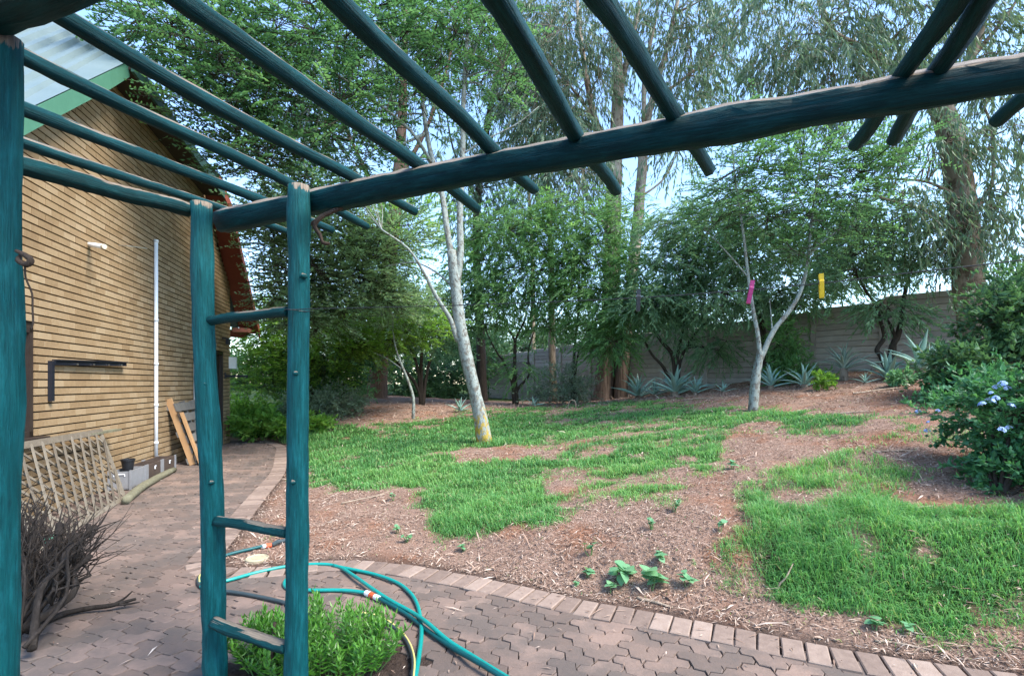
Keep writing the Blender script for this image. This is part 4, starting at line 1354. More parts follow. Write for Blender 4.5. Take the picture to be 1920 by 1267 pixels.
LSZ = {'feather': 1.22, 'hang': 1.25, 'bush': 1.45, 'willow': 1.4}
SPR = {'feather': 1.8, 'hang': 1.45, 'bush': 1.7, 'willow': 1.45}
NLM = {'feather': 1.4, 'hang': 1.2, 'bush': 1.25, 'willow': 1.3}
def tree(name, label, base, limbs, clumps, mode, leafm, barkm, group=None, cat="tree", llen=.05, lwid=.02, nl=12, slen=.35, seed=1, sides=12, trunk_name="trunk",
         br_r=.018, twig_r=.004, hubs=5, hub_br=True, dark=None, rw=.07, crown_name="crown", dens=1.0):
    """limbs: (points, r0, r1); clumps: (px, py, rx, ry, d, depth radius, number of sprays)"""
    r_ = np.random.default_rng(seed)
    nl = int(nl * NLM[mode]); slen = slen * 1.12
    llen, lwid = llen * LSZ[mode], lwid * LSZ[mode] * 1.1
    e = empty(name, base)
    tag(e, label, cat, group)
    base = np.array(base, float)
    nodes, nrad = [], []
    mb = MB()
    for (pts, r0, r1) in limbs:
        pts = np.array(pts, float)
        n = len(pts)
        mb.tube(pts, np.linspace(r0, r1, n) if np.ndim(r0) == 0 else r0, sides if (r0 if np.ndim(r0) == 0 else r0[0]) > .05 else 7, smooth_n=4, rw=rw, seed=int(r_.integers(1e6)))
        sp, sr = catmull(pts, np.linspace(r0, r1, n) if np.ndim(r0) == 0 else np.array(r0), 5)
        nodes.append(sp); nrad.append(sr)
    nodes = np.vstack(nodes); nrad = np.concatenate(nrad)
    low = nodes[:, 2] > np.percentile(nodes[:, 2], 30)
    cand = nodes[low]; cr = nrad[low]
    LV, LR, TW = [], [], []
    for (px, py, rx, ry, d, dd, ns) in clumps:
        ns = int(ns * SPR[mode] * dens)
        c = P(px, py, d)
        R = np.array([rx / FPX * d, dd, ry / FPX * d])
        q = r_.normal(0, 1, (ns, 3)); q = unit(q) * (r_.random((ns, 1)) ** .42)
        S = c + q * R
        # hubs
        hq = unit(r_.normal(0, 1, (hubs, 3))) * r_.uniform(.25, .75, (hubs, 1))
        Hb = c + hq * R
        if hub_br:
            for hpt in Hb:
                dist = np.linalg.norm(cand - hpt, axis=1) + .6 * np.maximum(0, cand[:, 2] - hpt[2])
                k = int(np.argmin(dist)); a = cand[k]
                rr = min(br_r, cr[k] * .7)
                L_ = np.linalg.norm(hpt - a)
                m1 = a * .6 + hpt * .4 + r_.normal(0, .07 * L_, 3) + UP * .08 * L_
                m2 = a * .25 + hpt * .75 + r_.normal(0, .05 * L_, 3) + UP * .05 * L_
                mb.tube([a, m1, m2, hpt], [rr, rr * .7, rr * .45, rr * .22], 6, smooth_n=3, seed=int(r_.integers(1e6)), caps=False)
        # connect sprays to the nearest hub by thin twigs
        dh = ((S[:, None] - Hb[None]) ** 2).sum(-1)
        near = Hb[np.argmin(dh, 1)]
        D = unit((S - near) * .8 + r_.normal(0, .35, (ns, 3)) * np.linalg.norm(S - near, axis=1, keepdims=True) + (S - c) * .3)
        if mode == 'feather': D[:, 2] *= .45; D = unit(D)
        if mode in ('hang', 'willow'): D[:, 2] = D[:, 2] * .6 - .25; D = unit(D)
        L = slen * r_.uniform(.6, 1.3, ns)
        pick = r_.random(ns) < .3
        TW.append(twig_prisms(near[pick], S[pick], twig_r * 1.4, twig_r))
        Bq = S + D * L[:, None] * .9; Bq[:, 2] -= {'hang': .45, 'feather': .08, 'bush': .1, 'willow': .28}[mode] * L
        TW.append(twig_prisms(S, Bq, twig_r, twig_r * .4))
        v, p = sprays(S, D, L, nl, llen, lwid, mode, r_)
        LV.append(v); LR.append(p)
    mb.build(trunk_name, barkm, e, base, smooth=True)
    me = fast_mesh(crown_name, np.vstack(LV) - base, 4, np.concatenate(LR))
    crown = link(crown_name, me, leafm, e)
    me = fast_mesh("twigs", np.vstack(TW) - base, 4)
    link("twigs", me, dark or barkm, crown)
    return e

LM_ACACIA = leaf_mat("acacia_leaf", [(.0, .022, .060, .030), (.4, .052, .125, .056), (.75, .095, .19, .08), (1.0, .15, .26, .10)], .42)
LM_TEAL = leaf_mat("silver_acacia_leaf", [(.0, .075, .13, .075), (.4, .135, .215, .12), (.75, .19, .28, .15), (1.0, .24, .33, .18)], .46)
LM_LIME = leaf_mat("lime_acacia_leaf", [(.0, .04, .10, .018), (.4, .09, .19, .032), (.8, .16, .28, .05), (1.0, .22, .34, .07)], .45)
LM_DARK = leaf_mat("dark_shrub_leaf", [(.0, .018, .045, .022), (.5, .045, .10, .045), (.85, .08, .15, .062), (1.0, .13, .21, .085)], .36)
LM_EUC = leaf_mat("gum_leaf", [(.0, .028, .055, .038), (.4, .06, .10, .064), (.75, .10, .15, .092), (1.0, .16, .20, .12)], .36, spec=.45)
LM_WILL = leaf_mat("narrow_leaf_green", [(.0, .035, .09, .038), (.4, .075, .16, .058), (.75, .12, .225, .08), (1.0, .18, .30, .10)], .45)
LM_GREYG = leaf_mat("grey_green_leaf", [(.0, .045, .095, .055), (.4, .085, .16, .088), (.75, .13, .215, .115), (1.0, .18, .27, .14)], .42)
BK_LICHEN = bark_mat("lichen_bark", [(.06, .05, .04), (.16, .145, .12), (.27, .265, .235)], 22, lichen=[((.27, .30, .27), 14, .48), ((.05, .045, .038), 26, .62)], stretch=(1, 1, .6))
def lichen_yellow():
    """grey lichen trunk with the orange-yellow lichen growing round its foot"""
    m = bark_mat("yellow_lichen_bark", [(.07, .055, .045), (.16, .145, .12), (.27, .265, .235)], 22, lichen=[((.28, .31, .28), 14, .46), ((.05, .045, .038), 26, .62)], stretch=(1, 1, .6))
    nt = m.node_tree; b = nt.nodes["Principled BSDF"]
    prev = b.inputs['Base Color'].links[0].from_socket
    g = N(nt, 'ShaderNodeNewGeometry'); sp = N(nt, 'ShaderNodeSeparateXYZ'); nt.links.new(g.outputs['Position'], sp.inputs[0])
    hgt = N(nt, 'ShaderNodeMapRange'); nt.links.new(sp.outputs[2], hgt.inputs[0])
    hgt.inputs[1].default_value = .3; hgt.inputs[2].default_value = 1.55; hgt.inputs[3].default_value = .21; hgt.inputs[4].default_value = -.12
    nn = noise(nt, coords(nt, 'World', (1, 1, .7)), 16, 6, .7)
    f = ramp(nt, math_n(nt, 'ADD', nn, hgt.outputs[0]), [(.60, 0, 0, 0), (.68, 1, 1, 1)])
    nt.links.new(mix(nt, f, prev, (.40, .28, .05)), b.inputs['Base Color'])
    return m
BK_YEL = lichen_yellow()
BK_DARK = bark_mat("dark_bark", [(.012, .009, .007), (.045, .034, .026), (.10, .08, .062)], 16)
BK_RED = bark_mat("red_stringy_bark", [(.04, .022, .016), (.14, .085, .062), (.27, .18, .135)], 18, stretch=(1, 1, .08), bmp=1.0)
def gum_stocking(m):
    """rough red-brown bark left on the lower stem"""
    nt = m.node_tree; b = nt.nodes["Principled BSDF"]
    prev = b.inputs["Base Color"].links[0].from_socket
    g = N(nt, "ShaderNodeNewGeometry"); sp = N(nt, "ShaderNodeSeparateXYZ"); nt.links.new(g.outputs["Position"], sp.inputs[0])
    h = N(nt, "ShaderNodeMapRange"); nt.links.new(sp.outputs[2], h.inputs[0])
    h.inputs[1].default_value = 2.5; h.inputs[2].default_value = 7.0; h.inputs[3].default_value = .42; h.inputs[4].default_value = -.3
    f = ramp(nt, math_n(nt, "ADD", noise(nt, coords(nt, "World", (1, 1, .15)), 7, 5), h.outputs[0]), [(.5, 0, 0, 0), (.62, 1, 1, 1)])
    red = ramp(nt, noise(nt, coords(nt, "World", (1, 1, .07)), 20, 6), [(.3, .05, .034, .027), (.55, .15, .108, .086), (.75, .27, .21, .17)])
    nt.links.new(mix(nt, f, prev, red), b.inputs["Base Color"])
    return m
BK_GUM = bark_mat("pale_gum_bark", [(.13, .10, .075), (.34, .28, .22), (.55, .50, .44)], 8, lichen=[((.16, .11, .08), 5, .56)], stretch=(1, 1, .16), bmp=.5)
gum_stocking(BK_GUM)
BK_GUM2 = bark_mat("mottled_gum_bark", [(.09, .07, .05), (.24, .19, .14), (.42, .36, .29)], 9, lichen=[((.10, .075, .05), 4, .54)], stretch=(1, 1, .3), bmp=.6)

def LP(seq, d):
    """polyline from pixels; each (px,py[,depth offset])"""
    return [P(q[0], q[1], d + (q[2] if len(q) > 2 else 0)) for q in seq]

# --- the leaning lichen tree on the lawn
b = G(912, 830); D1 = b[1]
foot = b - UP * .1
tree("lichen_tree", "leaning pale lichen-barked tree standing on the lawn", b,
     [([foot] + LP([(893, 745), (873, 660), (860, 590), (853, 520), (847, 470)], D1), [.15, .118, .112, .105, .095, .085], 0),
      (LP([(850, 500), (838, 430), (826, 350), (808, 290), (795, 215), (786, 120), (778, 30), (772, -70)], D1), .062, .022),
      (LP([(856, 530), (863, 470), (862, 400), (867, 310), (868, 210), (872, 120), (880, 20), (888, -80)], D1), .066, .022),
      (LP([(858, 640), (845, 600, -.1), (830, 575, -.2), (812, 545, -.3), (793, 508, -.5), (765, 466, -.7), (715, 430, -1)], D1), .048, .012),
      (LP([(856, 545), (830, 520, .2), (800, 500, .4), (770, 492, .6), (720, 500, 1)], D1), .022, .008),
      (LP([(812, 310), (770, 245, -.3), (690, 180, -.6), (600, 118, -1), (520, 60, -1.3)], D1), .03, .008),
      (LP([(800, 250), (740, 270, -.3), (660, 230, -.7), (560, 190, -1.1), (450, 150, -1.5)], D1), .026, .008),
      (LP([(867, 290), (905, 265), (970, 232), (1010, 200)], D1), .018, .007),
      (LP([(870, 160), (895, 80, -.2), (920, 0, -.5), (940, -60, -.8)], D1), .022, .008),
      (LP([(790, 160), (740, 80, -.4), (690, 0, -.8), (640, -70, -1.2)], D1), .024, .008)],
     [(300, 60, 85, 70, 7.2, .9, 170), (420, 120, 90, 85, 7.4, 1.0, 210), (400, 215, 70, 50, 7.4, .7, 110), (480, 60, 110, 90, 7.6, 1.1, 260), (500, 190, 110, 80, 7.8, 1.0, 220),
      (600, 70, 110, 90, 8, 1.2, 260), (620, 220, 110, 80, 8.2, 1.1, 210), (720, 60, 100, 90, 8.5, 1.2, 240), (740, 200, 95, 85, 8.7, 1.1, 120), (830, 60, 90, 80, 8.8, 1.2, 190),
      (900, 140, 85, 75, 9, 1.1, 130), (930, 40, 70, 60, 9, 1.1, 100), (475, 290, 80, 50, 7.8, .8, 120), (560, 310, 95, 60, 8.2, 1, 140), (690, 330, 80, 45, 8.5, 1, 50), (250, 20, 50, 45, 7, .6, 40), (800, -60, 200, 60, 8.7, 1.2, 100)],
     'feather', LM_ACACIA, BK_YEL, llen=.052, lwid=.026, nl=13, dens=.64, slen=.42, seed=5, br_r=.02, twig_r=.006, hubs=9, dark=BK_DARK)

# --- feathery grey-green acacia by the far corner of the house
tree("feathery_acacia", "pale feathery acacia spreading beside the far corner of the house", GD(560, 12.5),
     [([GD(560, 12.5) - UP * .1] + LP([(560, 740), (562, 660), (566, 580), (570, 500), (560, 440)], 12.3), .09, .03),
      (LP([(562, 640), (650, 580), (720, 520), (740, 450)], 12.3), .06, .02), (LP([(565, 590), (530, 540), (500, 520), (460, 530)], 12), .03, .012)],
     [(535, 450, 70, 45, 10.6, .9, 170), (575, 520, 75, 55, 10.8, 1, 210), (545, 570, 55, 50, 10.8, .8, 130), (620, 430, 90, 60, 11.2, 1, 190), (650, 520, 85, 60, 11.4, 1, 190),
      (740, 450, 75, 55, 11.6, 1, 130), (580, 370, 85, 45, 10.8, 1, 130), (500, 410, 50, 28, 10, .8, 70), (730, 550, 60, 40, 11.6, .8, 100), (600, 590, 80, 40, 11.4, .8, 150), (690, 490, 70, 50, 11.2, .8, 130)],
     'feather', LM_TEAL, BK_DARK, llen=.062, lwid=.030, nl=12, slen=.45, seed=9, br_r=.022, twig_r=.007, hubs=8)
tree("lime_acacia", "lime green feathery tree behind the pole ladder", GD(580, 15.5),
     [([GD(580, 15.5) - UP * .1] + LP([(585, 720), (590, 640), (600, 560), (640, 470)], 15.5), .12, .03), (LP([(588, 690), (540, 620), (500, 570)], 15.3), .06, .02)],
     [(560, 600, 80, 60, 14.5, 1.1, 200), (500, 640, 50, 55, 14, 1, 150), (640, 610, 75, 50, 14.5, 1, 160), (520, 690, 80, 40, 14.5, 1, 140), (700, 470, 90, 60, 15, 1.2, 160), (620, 690, 55, 40, 15, .8, 80),
      (480, 720, 70, 35, 14, .8, 100), (640, 640, 80, 40, 13.8, .9, 150), (715, 630, 70, 38, 13.8, .9, 130), (790, 610, 60, 35, 14, .8, 90), (780, 400, 60, 50, 15.5, 1, 70), (500, 600, 30, 50, 14.6, .7, 70)],
     'feather', LM_LIME, BK_DARK, llen=.075, lwid=.034, nl=11, slen=.5, seed=14, br_r=.02, twig_r=.005, hubs=5)

# --- dark multi-stemmed bushes left of the lichen tree
def bush_tree(name, label, bpx, d, stems, clumps, leafm, seed, mode='bush', group="bushy trees under the gums", **kw):
    g = GD(bpx, d)
    limbs = []
    for st in stems:
        limbs.append(([g - UP * .1 + np.array([0.02 * len(limbs), 0, 0])] + LP(st, d), .07, .018))
    return tree(name, label, g, limbs, clumps, mode, leafm, BK_DARK, group=group, seed=seed, **kw)
bush_tree("bushy_tree", "dark multi-stemmed bushy tree right of the broad red trunk", 790, 16.2,
          [[(785, 700), (770, 650), (745, 600)], [(790, 690), (792, 640), (800, 580)], [(800, 700), (820, 640), (850, 590)], [(780, 720), (735, 670), (700, 640)]],
          [(700, 600, 65, 42, 15.8, 1, 150), (770, 580, 75, 45, 16, 1, 190), (840, 600, 65, 45, 16.2, 1, 140), (800, 640, 70, 30, 16.4, .9, 90), (880, 560, 55, 50, 16.4, 1, 110), (700, 650, 55, 25, 16, .8, 70)],
          LM_GREYG, 21, llen=.085, lwid=.034, nl=12, slen=.5, hubs=5, br_r=.03)
bush_tree("bushy_tree", "dark bushy tree filling the gap left of the broad red trunk", 640, 16.8,
          [[(640, 700), (630, 660), (600, 620)], [(650, 700), (660, 650), (680, 620)]],
          [(630, 660, 60, 35, 16.2, 1, 130), (690, 640, 50, 35, 17, 1, 100), (590, 690, 45, 30, 15.8, .8, 80), (560, 720, 60, 25, 15.5, .8, 80), (650, 720, 40, 22, 16, .6, 50)],
          LM_ACACIA, 22, llen=.085, lwid=.034, nl=12, slen=.45, hubs=4, br_r=.025)
for (bx, dd, label, cl, sd) in ((660, 20.5, "dark thicket bush left of the broad red trunk, deep in shade", [(640, 715, 70, 22, 20, 1, 110), (600, 690, 60, 30, 19.5, 1, 100), (690, 690, 45, 35, 20.5, 1, 90)], 23),
                           (800, 21, "dark thicket bush behind the slender lichen sapling", [(770, 705, 60, 30, 20.8, 1, 130), (840, 700, 60, 32, 21, 1, 130), (800, 730, 70, 14, 20.5, .8, 70)], 24),
                           (880, 22.5, "dark thicket bush at the far end of the slab wall", [(870, 690, 45, 40, 22.5, 1, 110), (890, 655, 50, 30, 22.5, 1, 90), (920, 640, 40, 25, 23.5, 1, 60)], 25)):
    bush_tree("thicket_bush", label, bx, dd, [[(bx, 715), (bx - 8, 690)], [(bx + 5, 715), (bx + 20, 685)]], cl, LM_DARK, sd, group="thicket behind the garden", llen=.11, lwid=.05, nl=11, slen=.6, hubs=4, br_r=.03)
# --- slender lichen sapling
b = G(775, 785); d_ = b[1]
tree("lichen_sapling", "thin curved lichen sapling left of the leaning tree", b,
     [([b - UP * .08] + LP([(775, 745), (762, 705), (746, 665), (738, 630), (736, 590)], d_), .05, .016), (LP([(752, 690), (725, 672), (700, 660)], d_), .016, .006)],
     [(735, 590, 70, 35, d_, .8, 120), (690, 560, 55, 30, d_, .7, 70), (780, 560, 50, 30, d_, .7, 60)], 'feather', LM_TEAL, BK_LICHEN, llen=.06, lwid=.026, nl=11, slen=.4, seed=31, br_r=.01, twig_r=.004, hubs=4)
# --- broad red trunk
g = GD(705, 18)
tree("gum_tree", "broad red stringy-barked gum trunk behind the bushes", g,
     [([g - UP * .2] + LP([(706, 735), (710, 690), (716, 620), (728, 500), (742, 380), (752, 250), (758, 100), (765, -60)], 18), [.46, .36, .31, .29, .26, .22, .17, .12, .07], 0),
      (LP([(735, 440), (690, 330, 1), (640, 220, 1.5), (600, 100, 2)], 18), .10, .03), (LP([(745, 340), (800, 240), (840, 120), (860, 0)], 18), .09, .03)],
     [(640, 150, 120, 90, 18.5, 1.5, 110), (760, 120, 110, 90, 18, 1.5, 110), (860, 60, 80, 80, 18, 1.5, 80), (560, 250, 90, 70, 19, 1.5, 80), (850, 300, 60, 60, 18.5, 1.5, 60), (680, 380, 80, 60, 18.5, 1.3, 70)],
     'hang', LM_EUC, BK_RED, group="gum trees along the back", llen=.19, lwid=.034, nl=12, slen=.8, seed=33, br_r=.04, twig_r=.007, hubs=4)
# --- dark trunk right of the lichen tree
g = GD(905, 20)
tree("gum_tree", "dark straight trunk just right of the leaning lichen tree", g,
     [([g - UP * .2] + LP([(904, 720), (902, 650), (898, 560), (893, 450), (900, 330), (920, 200), (945, 60), (960, -60)], 20), [.25, .20, .19, .175, .16, .14, .12, .09, .05], 0),
      (LP([(898, 380), (850, 280), (830, 150)], 20), .06, .02), (LP([(925, 190), (985, 120), (1030, 20)], 20), .06, .02)],
     [(960, 250, 80, 70, 19.5, 1.5, 90), (990, 110, 80, 80, 19.5, 1.5, 100), (1040, 30, 70, 70, 19.5, 1.5, 90), (880, 360, 70, 60, 19.5, 1.5, 80), (930, 420, 70, 50, 19.5, 1.3, 80), (1020, 300, 60, 60, 19.5, 1.4, 70)],
     'hang', LM_EUC, BK_DARK, group="gum trees along the back", llen=.19, lwid=.034, nl=12, slen=.8, seed=34, br_r=.035, twig_r=.007, hubs=4, dark=BK_GUM)
# --- slim trunks seen against the sky
for (px, d, w, label, sd) in ((1037, 19, .13, "slim grey gum trunk behind the grey shrub at the wall", 35), (1002, 26, .12, "thin far gum trunk left of the slim grey one, beyond the wall", 36)):
    g = GD(px, d)
    tree("gum_tree", label, g, [([g - UP * .2] + LP([(px - 1, 700), (px - 3, 600), (px - 4, 480), (px - 12, 330), (px - 20, 180)], d), [w * 1.25, w, w * .95, w * .8, w * .6, w * .3], 0)],
         [(px - 10, 330, 45, 60, d, 1.3, 50), (px + 20, 230, 50, 50, d, 1.3, 50), (px - 30, 180, 50, 50, d, 1.3, 50)], 'hang', LM_EUC, BK_GUM2, group="gum trees along the back", llen=.19, lwid=.034, nl=11, slen=.8, seed=sd, br_r=.03, twig_r=.007, hubs=3)
# --- the pair of big gums
g = GD(1132, 18)
tree("gum_tree", "thick pale gum with red foot, left one of the central pair", g,
     [([g - UP * .2] + LP([(1132, 735), (1137, 680), (1143, 600), (1147, 500), (1150, 400), (1153, 310), (1157, 220), (1158, 130), (1150, 40), (1138, -60)], 18), [.42, .36, .33, .31, .29, .28, .26, .22, .18, .14, .09], 0),
      (LP([(1152, 320), (1120, 240), (1098, 140), (1085, 40), (1078, -50)], 18), .13, .05), (LP([(1157, 210), (1175, 120), (1195, 30), (1205, -50)], 18), .11, .05),
      (LP([(1145, 430), (1115, 405), (1095, 400)], 17.6), .07, .03), (LP([(1120, 230), (1060, 150), (1000, 90)], 18), .06, .02)],
     [(1060, 60, 85, 80, 17.5, 1.6, 150), (1110, 170, 60, 70, 17.5, 1.4, 80), (1010, 170, 75, 80, 17.8, 1.5, 120), (1050, 260, 60, 60, 17.6, 1.4, 80), (1180, 60, 60, 60, 17.5, 1.3, 60), (1090, 330, 50, 45, 17.4, 1.2, 60), (970, 60, 60, 70, 18, 1.5, 80)],
     'hang', LM_EUC, BK_GUM, group="gum trees along the back", llen=.19, lwid=.034, nl=13, slen=.85, seed=41, br_r=.05, twig_r=.007, hubs=5)
g = GD(1164, 17.6)
tree("gum_tree", "tall forked pale gum, right one of the central pair", g,
     [([g - UP * .2] + LP([(1164, 735), (1172, 640), (1181, 560), (1190, 470), (1198, 390), (1204, 320), (1207, 240)], 17.6), [.26, .22, .21, .20, .19, .18, .17, .15], 0),
      (LP([(1206, 290), (1222, 190), (1246, 110), (1262, 40), (1280, -40)], 17.6), .12, .06), (LP([(1207, 240), (1209, 140), (1228, 40), (1240, -40)], 17.6), .09, .04),
      (LP([(1200, 370), (1235, 345), (1255, 320), (1268, 290)], 17.6), .045, .02), (LP([(1222, 190), (1280, 150), (1340, 100), (1390, 60)], 17.6), .06, .02), (LP([(1205, 300), (1170, 270), (1150, 230)], 17.6), .04, .02)],
     [(1300, 90, 60, 70, 17.2, 1.3, 80), (1290, 190, 55, 55, 17.2, 1.2, 60), (1350, 130, 40, 45, 17.2, 1.1, 32), (1260, 0, 60, 55, 17.2, 1.3, 60), (1330, 10, 60, 45, 17, 1.3, 55), (1270, 270, 40, 40, 17, 1, 28), (1390, 30, 50, 40, 17, 1.2, 40)],
     'hang', LM_EUC, BK_GUM, group="gum trees along the back", llen=.19, lwid=.034, nl=12, slen=.8, seed=42, br_r=.04, twig_r=.007, hubs=4)
# --- big gum at the right
g = GD(1838, 10.3)
tree("gum_tree", "big mottled gum tree behind the flowering bush, right edge", g,
     [([g - UP * .2] + LP([(1836, 640), (1822, 560), (1813, 450), (1803, 360), (1793, 290), (1776, 225), (1757, 190)], 10.3), [.30, .26, .245, .235, .23, .22, .20, .17], 0),
      (LP([(1770, 210), (1725, 165), (1680, 133), (1630, 97), (1566, 66), (1543, 22), (1528, -40)], 10.3), .11, .05), (LP([(1770, 215), (1800, 150), (1830, 80), (1850, 10), (1860, -60)], 10.3), .12, .05),
      (LP([(1785, 428), (1737, 395), (1690, 382), (1640, 367)], 10), .04, .012), (LP([(1785, 362), (1737, 341), (1680, 336), (1640, 332)], 10), .035, .01), (LP([(1815, 410), (1845, 370), (1862, 330), (1858, 240), (1845, 200)], 10.3), .05, .02),
      (LP([(1566, 66), (1520, 64), (1470, 70)], 10.3), .02, .006), (LP([(1690, 150), (1600, 145), (1520, 165), (1450, 190)], 10.2), .028, .006), (LP([(1822, 110), (1880, 40), (1920, -20)], 10.3), .05, .02),
      (LP([(1812, 500), (1860, 460), (1910, 440)], 10.2), .022, .008)],
     [(1500, 60, 75, 55, 10, 1, 90), (1600, 30, 80, 55, 10, 1.1, 110), (1450, 130, 55, 50, 10, .9, 55), (1560, 130, 70, 45, 10, 1, 80), (1640, 170, 60, 45, 10, .9, 70), (1700, 60, 60, 60, 10.2, 1, 90), (1420, 20, 50, 40, 10.2, .9, 40),
      (1800, 60, 70, 60, 10.4, 1, 70), (1880, 130, 60, 60, 10.2, 1, 80), (1500, 210, 70, 40, 10, .8, 45), (1880, 260, 50, 60, 10, .9, 75), (1870, 380, 55, 50, 10, .9, 70), (1740, 260, 50, 45, 9.9, .7, 60), (1700, 380, 50, 40, 9.8, .7, 40), (1900, 470, 45, 45, 10, .8, 40), (1815, 430, 30, 50, 9.9, .4, 50), (1880, 30, 50, 50, 10.2, 1, 45)],
     'hang', LM_EUC, BK_GUM2, group="gum trees along the back", llen=.13, lwid=.022, nl=13, slen=.6, seed=45, br_r=.02, twig_r=.004, hubs=5)
# --- narrow-leaved wattles in front of the wall
def wattle(label, bpx, bpy, d, stems, clumps, seed, leafm=LM_WILL, bark=BK_DARK, r0=.075, mode='willow', **kw):
    g = GD(bpx, d)
    limbs = [([g - UP * .1 + np.array([.03 * i, 0, 0])] + LP(st, d), r0 * (1 if i == 0 else .75), .014) for i, st in enumerate(stems)]
    kw = {**dict(llen=.11, lwid=.022, nl=12, slen=.5, br_r=.02, twig_r=.005, hubs=5), **kw}
    return tree("wattle_tree", label, g, limbs, clumps, mode, leafm, bark, group="wattles in front of the precast wall", seed=seed, **kw)
wattle("many-stemmed dark wattle in front of the far end of the slab wall", 965, 749, 16.6,
       [[(963, 714), (965, 676), (965, 637), (947, 608), (945, 575)], [(961, 720), (945, 679), (934, 664), (917, 633), (905, 600)], [(970, 731), (992, 703), (990, 668), (996, 637), (1010, 600)], [(965, 650), (984, 600), (992, 560)]],
       [(930, 560, 60, 40, 16.2, 1, 130), (990, 520, 70, 50, 16.2, 1.1, 170), (900, 500, 60, 50, 16.2, 1, 120), (960, 440, 75, 50, 16, 1.1, 160), (1030, 560, 45, 35, 16.2, .8, 80), (1040, 460, 70, 60, 16, 1.1, 160), (930, 600, 35, 18, 16.4, .6, 30), (980, 690, 25, 35, 16.2, .5, 25), (880, 430, 60, 50, 16, 1, 90), (1000, 390, 70, 45, 16, 1, 110), (1030, 610, 45, 22, 16.4, .6, 50)], 51, leafm=LM_WILL)
wattle("single dark-stemmed wattle between the grey shrub and the gum pair", 1072, 747, 16.4,
       [[(1075, 704), (1077, 656), (1082, 608), (1085, 560), (1080, 500)], [(1080, 690), (1088, 650), (1105, 610)]],
       [(1080, 500, 70, 45, 15.8, 1, 160), (1120, 440, 60, 55, 15.6, 1, 140), (1070, 400, 70, 45, 15.8, 1, 120), (1100, 550, 60, 30, 15.6, .9, 110), (1140, 560, 50, 45, 15.0, .8, 130), (1145, 640, 45, 28, 14.8, .6, 110), (1150, 600, 35, 35, 14.8, .6, 70), (1180, 500, 40, 45, 15, .8, 80), (1170, 400, 40, 50, 15.4, .8, 70), (1110, 610, 45, 22, 15.4, .6, 50)], 52, leafm=LM_WILL, r0=.06)
wattle("spreading grey-green wattle right of the gum pair, against the wall", 1268, 706, 14.6,
       [[(1262, 670), (1240, 640), (1215, 600), (1200, 560)], [(1270, 670), (1280, 620), (1290, 560), (1300, 490)], [(1275, 680), (1300, 630), (1340, 590), (1370, 560)], [(1245, 690), (1222, 664), (1202, 624), (1190, 590)]],
       [(1260, 500, 70, 55, 14.2, 1.1, 190), (1320, 460, 70, 55, 14, 1.1, 190), (1260, 420, 60, 45, 14.2, 1, 120), (1230, 560, 55, 35, 14.2, .9, 110), (1310, 540, 65, 35, 14.2, .9, 110), (1370, 510, 50, 40, 14.2, .9, 90), (1330, 390, 60, 45, 14.2, 1, 100), (1260, 610, 45, 30, 14.6, .6, 40), (1340, 650, 40, 22, 14.4, .5, 50), (1200, 570, 40, 35, 14, .8, 80), (1380, 570, 50, 24, 14.2, .7, 70), (1300, 590, 50, 20, 14.4, .6, 50), (1410, 450, 50, 45, 14, .9, 80)], 53, leafm=LM_GREYG)
wattle("dark-stemmed wattle behind the forked lichen sapling", 1438, 700, 13.3,
       [[(1434, 660), (1429, 632), (1424, 585), (1410, 520), (1395, 440)], [(1440, 690), (1470, 620), (1500, 560), (1530, 500)], [(1428, 600), (1380, 560), (1340, 545)]],
       [(1420, 470, 70, 50, 13, 1, 120), (1480, 520, 60, 35, 13, .9, 80), (1390, 400, 60, 50, 13, 1, 90), (1540, 470, 50, 40, 13, .8, 60), (1500, 410, 60, 45, 13, .9, 70), (1440, 560, 50, 24, 13, .7, 70), (1500, 560, 55, 22, 13, .7, 60), (1570, 530, 45, 28, 13, .7, 60), (1580, 420, 50, 45, 13, .8, 70), (1620, 480, 45, 35, 13, .8, 60), (1350, 560, 50, 24, 13, .7, 50)], 54, leafm=LM_GREYG)
wattle("crooked two-stemmed wattle between the big aloes", 1668, 686, 11.2,
       [[(1672, 655), (1683, 630), (1690, 600), (1692, 575), (1699, 540), (1708, 505), (1730, 460), (1750, 410)], [(1652, 668), (1644, 655), (1658, 632), (1652, 606), (1641, 571), (1620, 540), (1600, 500), (1590, 450)], [(1677, 640), (1672, 615), (1660, 595), (1650, 580)]],
       [(1600, 470, 55, 40, 11, .8, 60), (1650, 420, 60, 45, 11, .9, 70), (1720, 440, 55, 45, 11, .9, 60), (1650, 575, 38, 18, 11, .4, 40), (1690, 590, 30, 14, 11, .4, 26), (1600, 390, 50, 40, 11, .8, 50), (1760, 390, 40, 40, 11, .8, 40), (1740, 500, 45, 30, 11, .7, 50), (1680, 490, 50, 32, 11, .7, 60), (1580, 510, 45, 26, 11, .6, 45), (1780, 450, 40, 40, 11, .7, 45)], 55, leafm=LM_GREYG, llen=.09, lwid=.02, slen=.42)
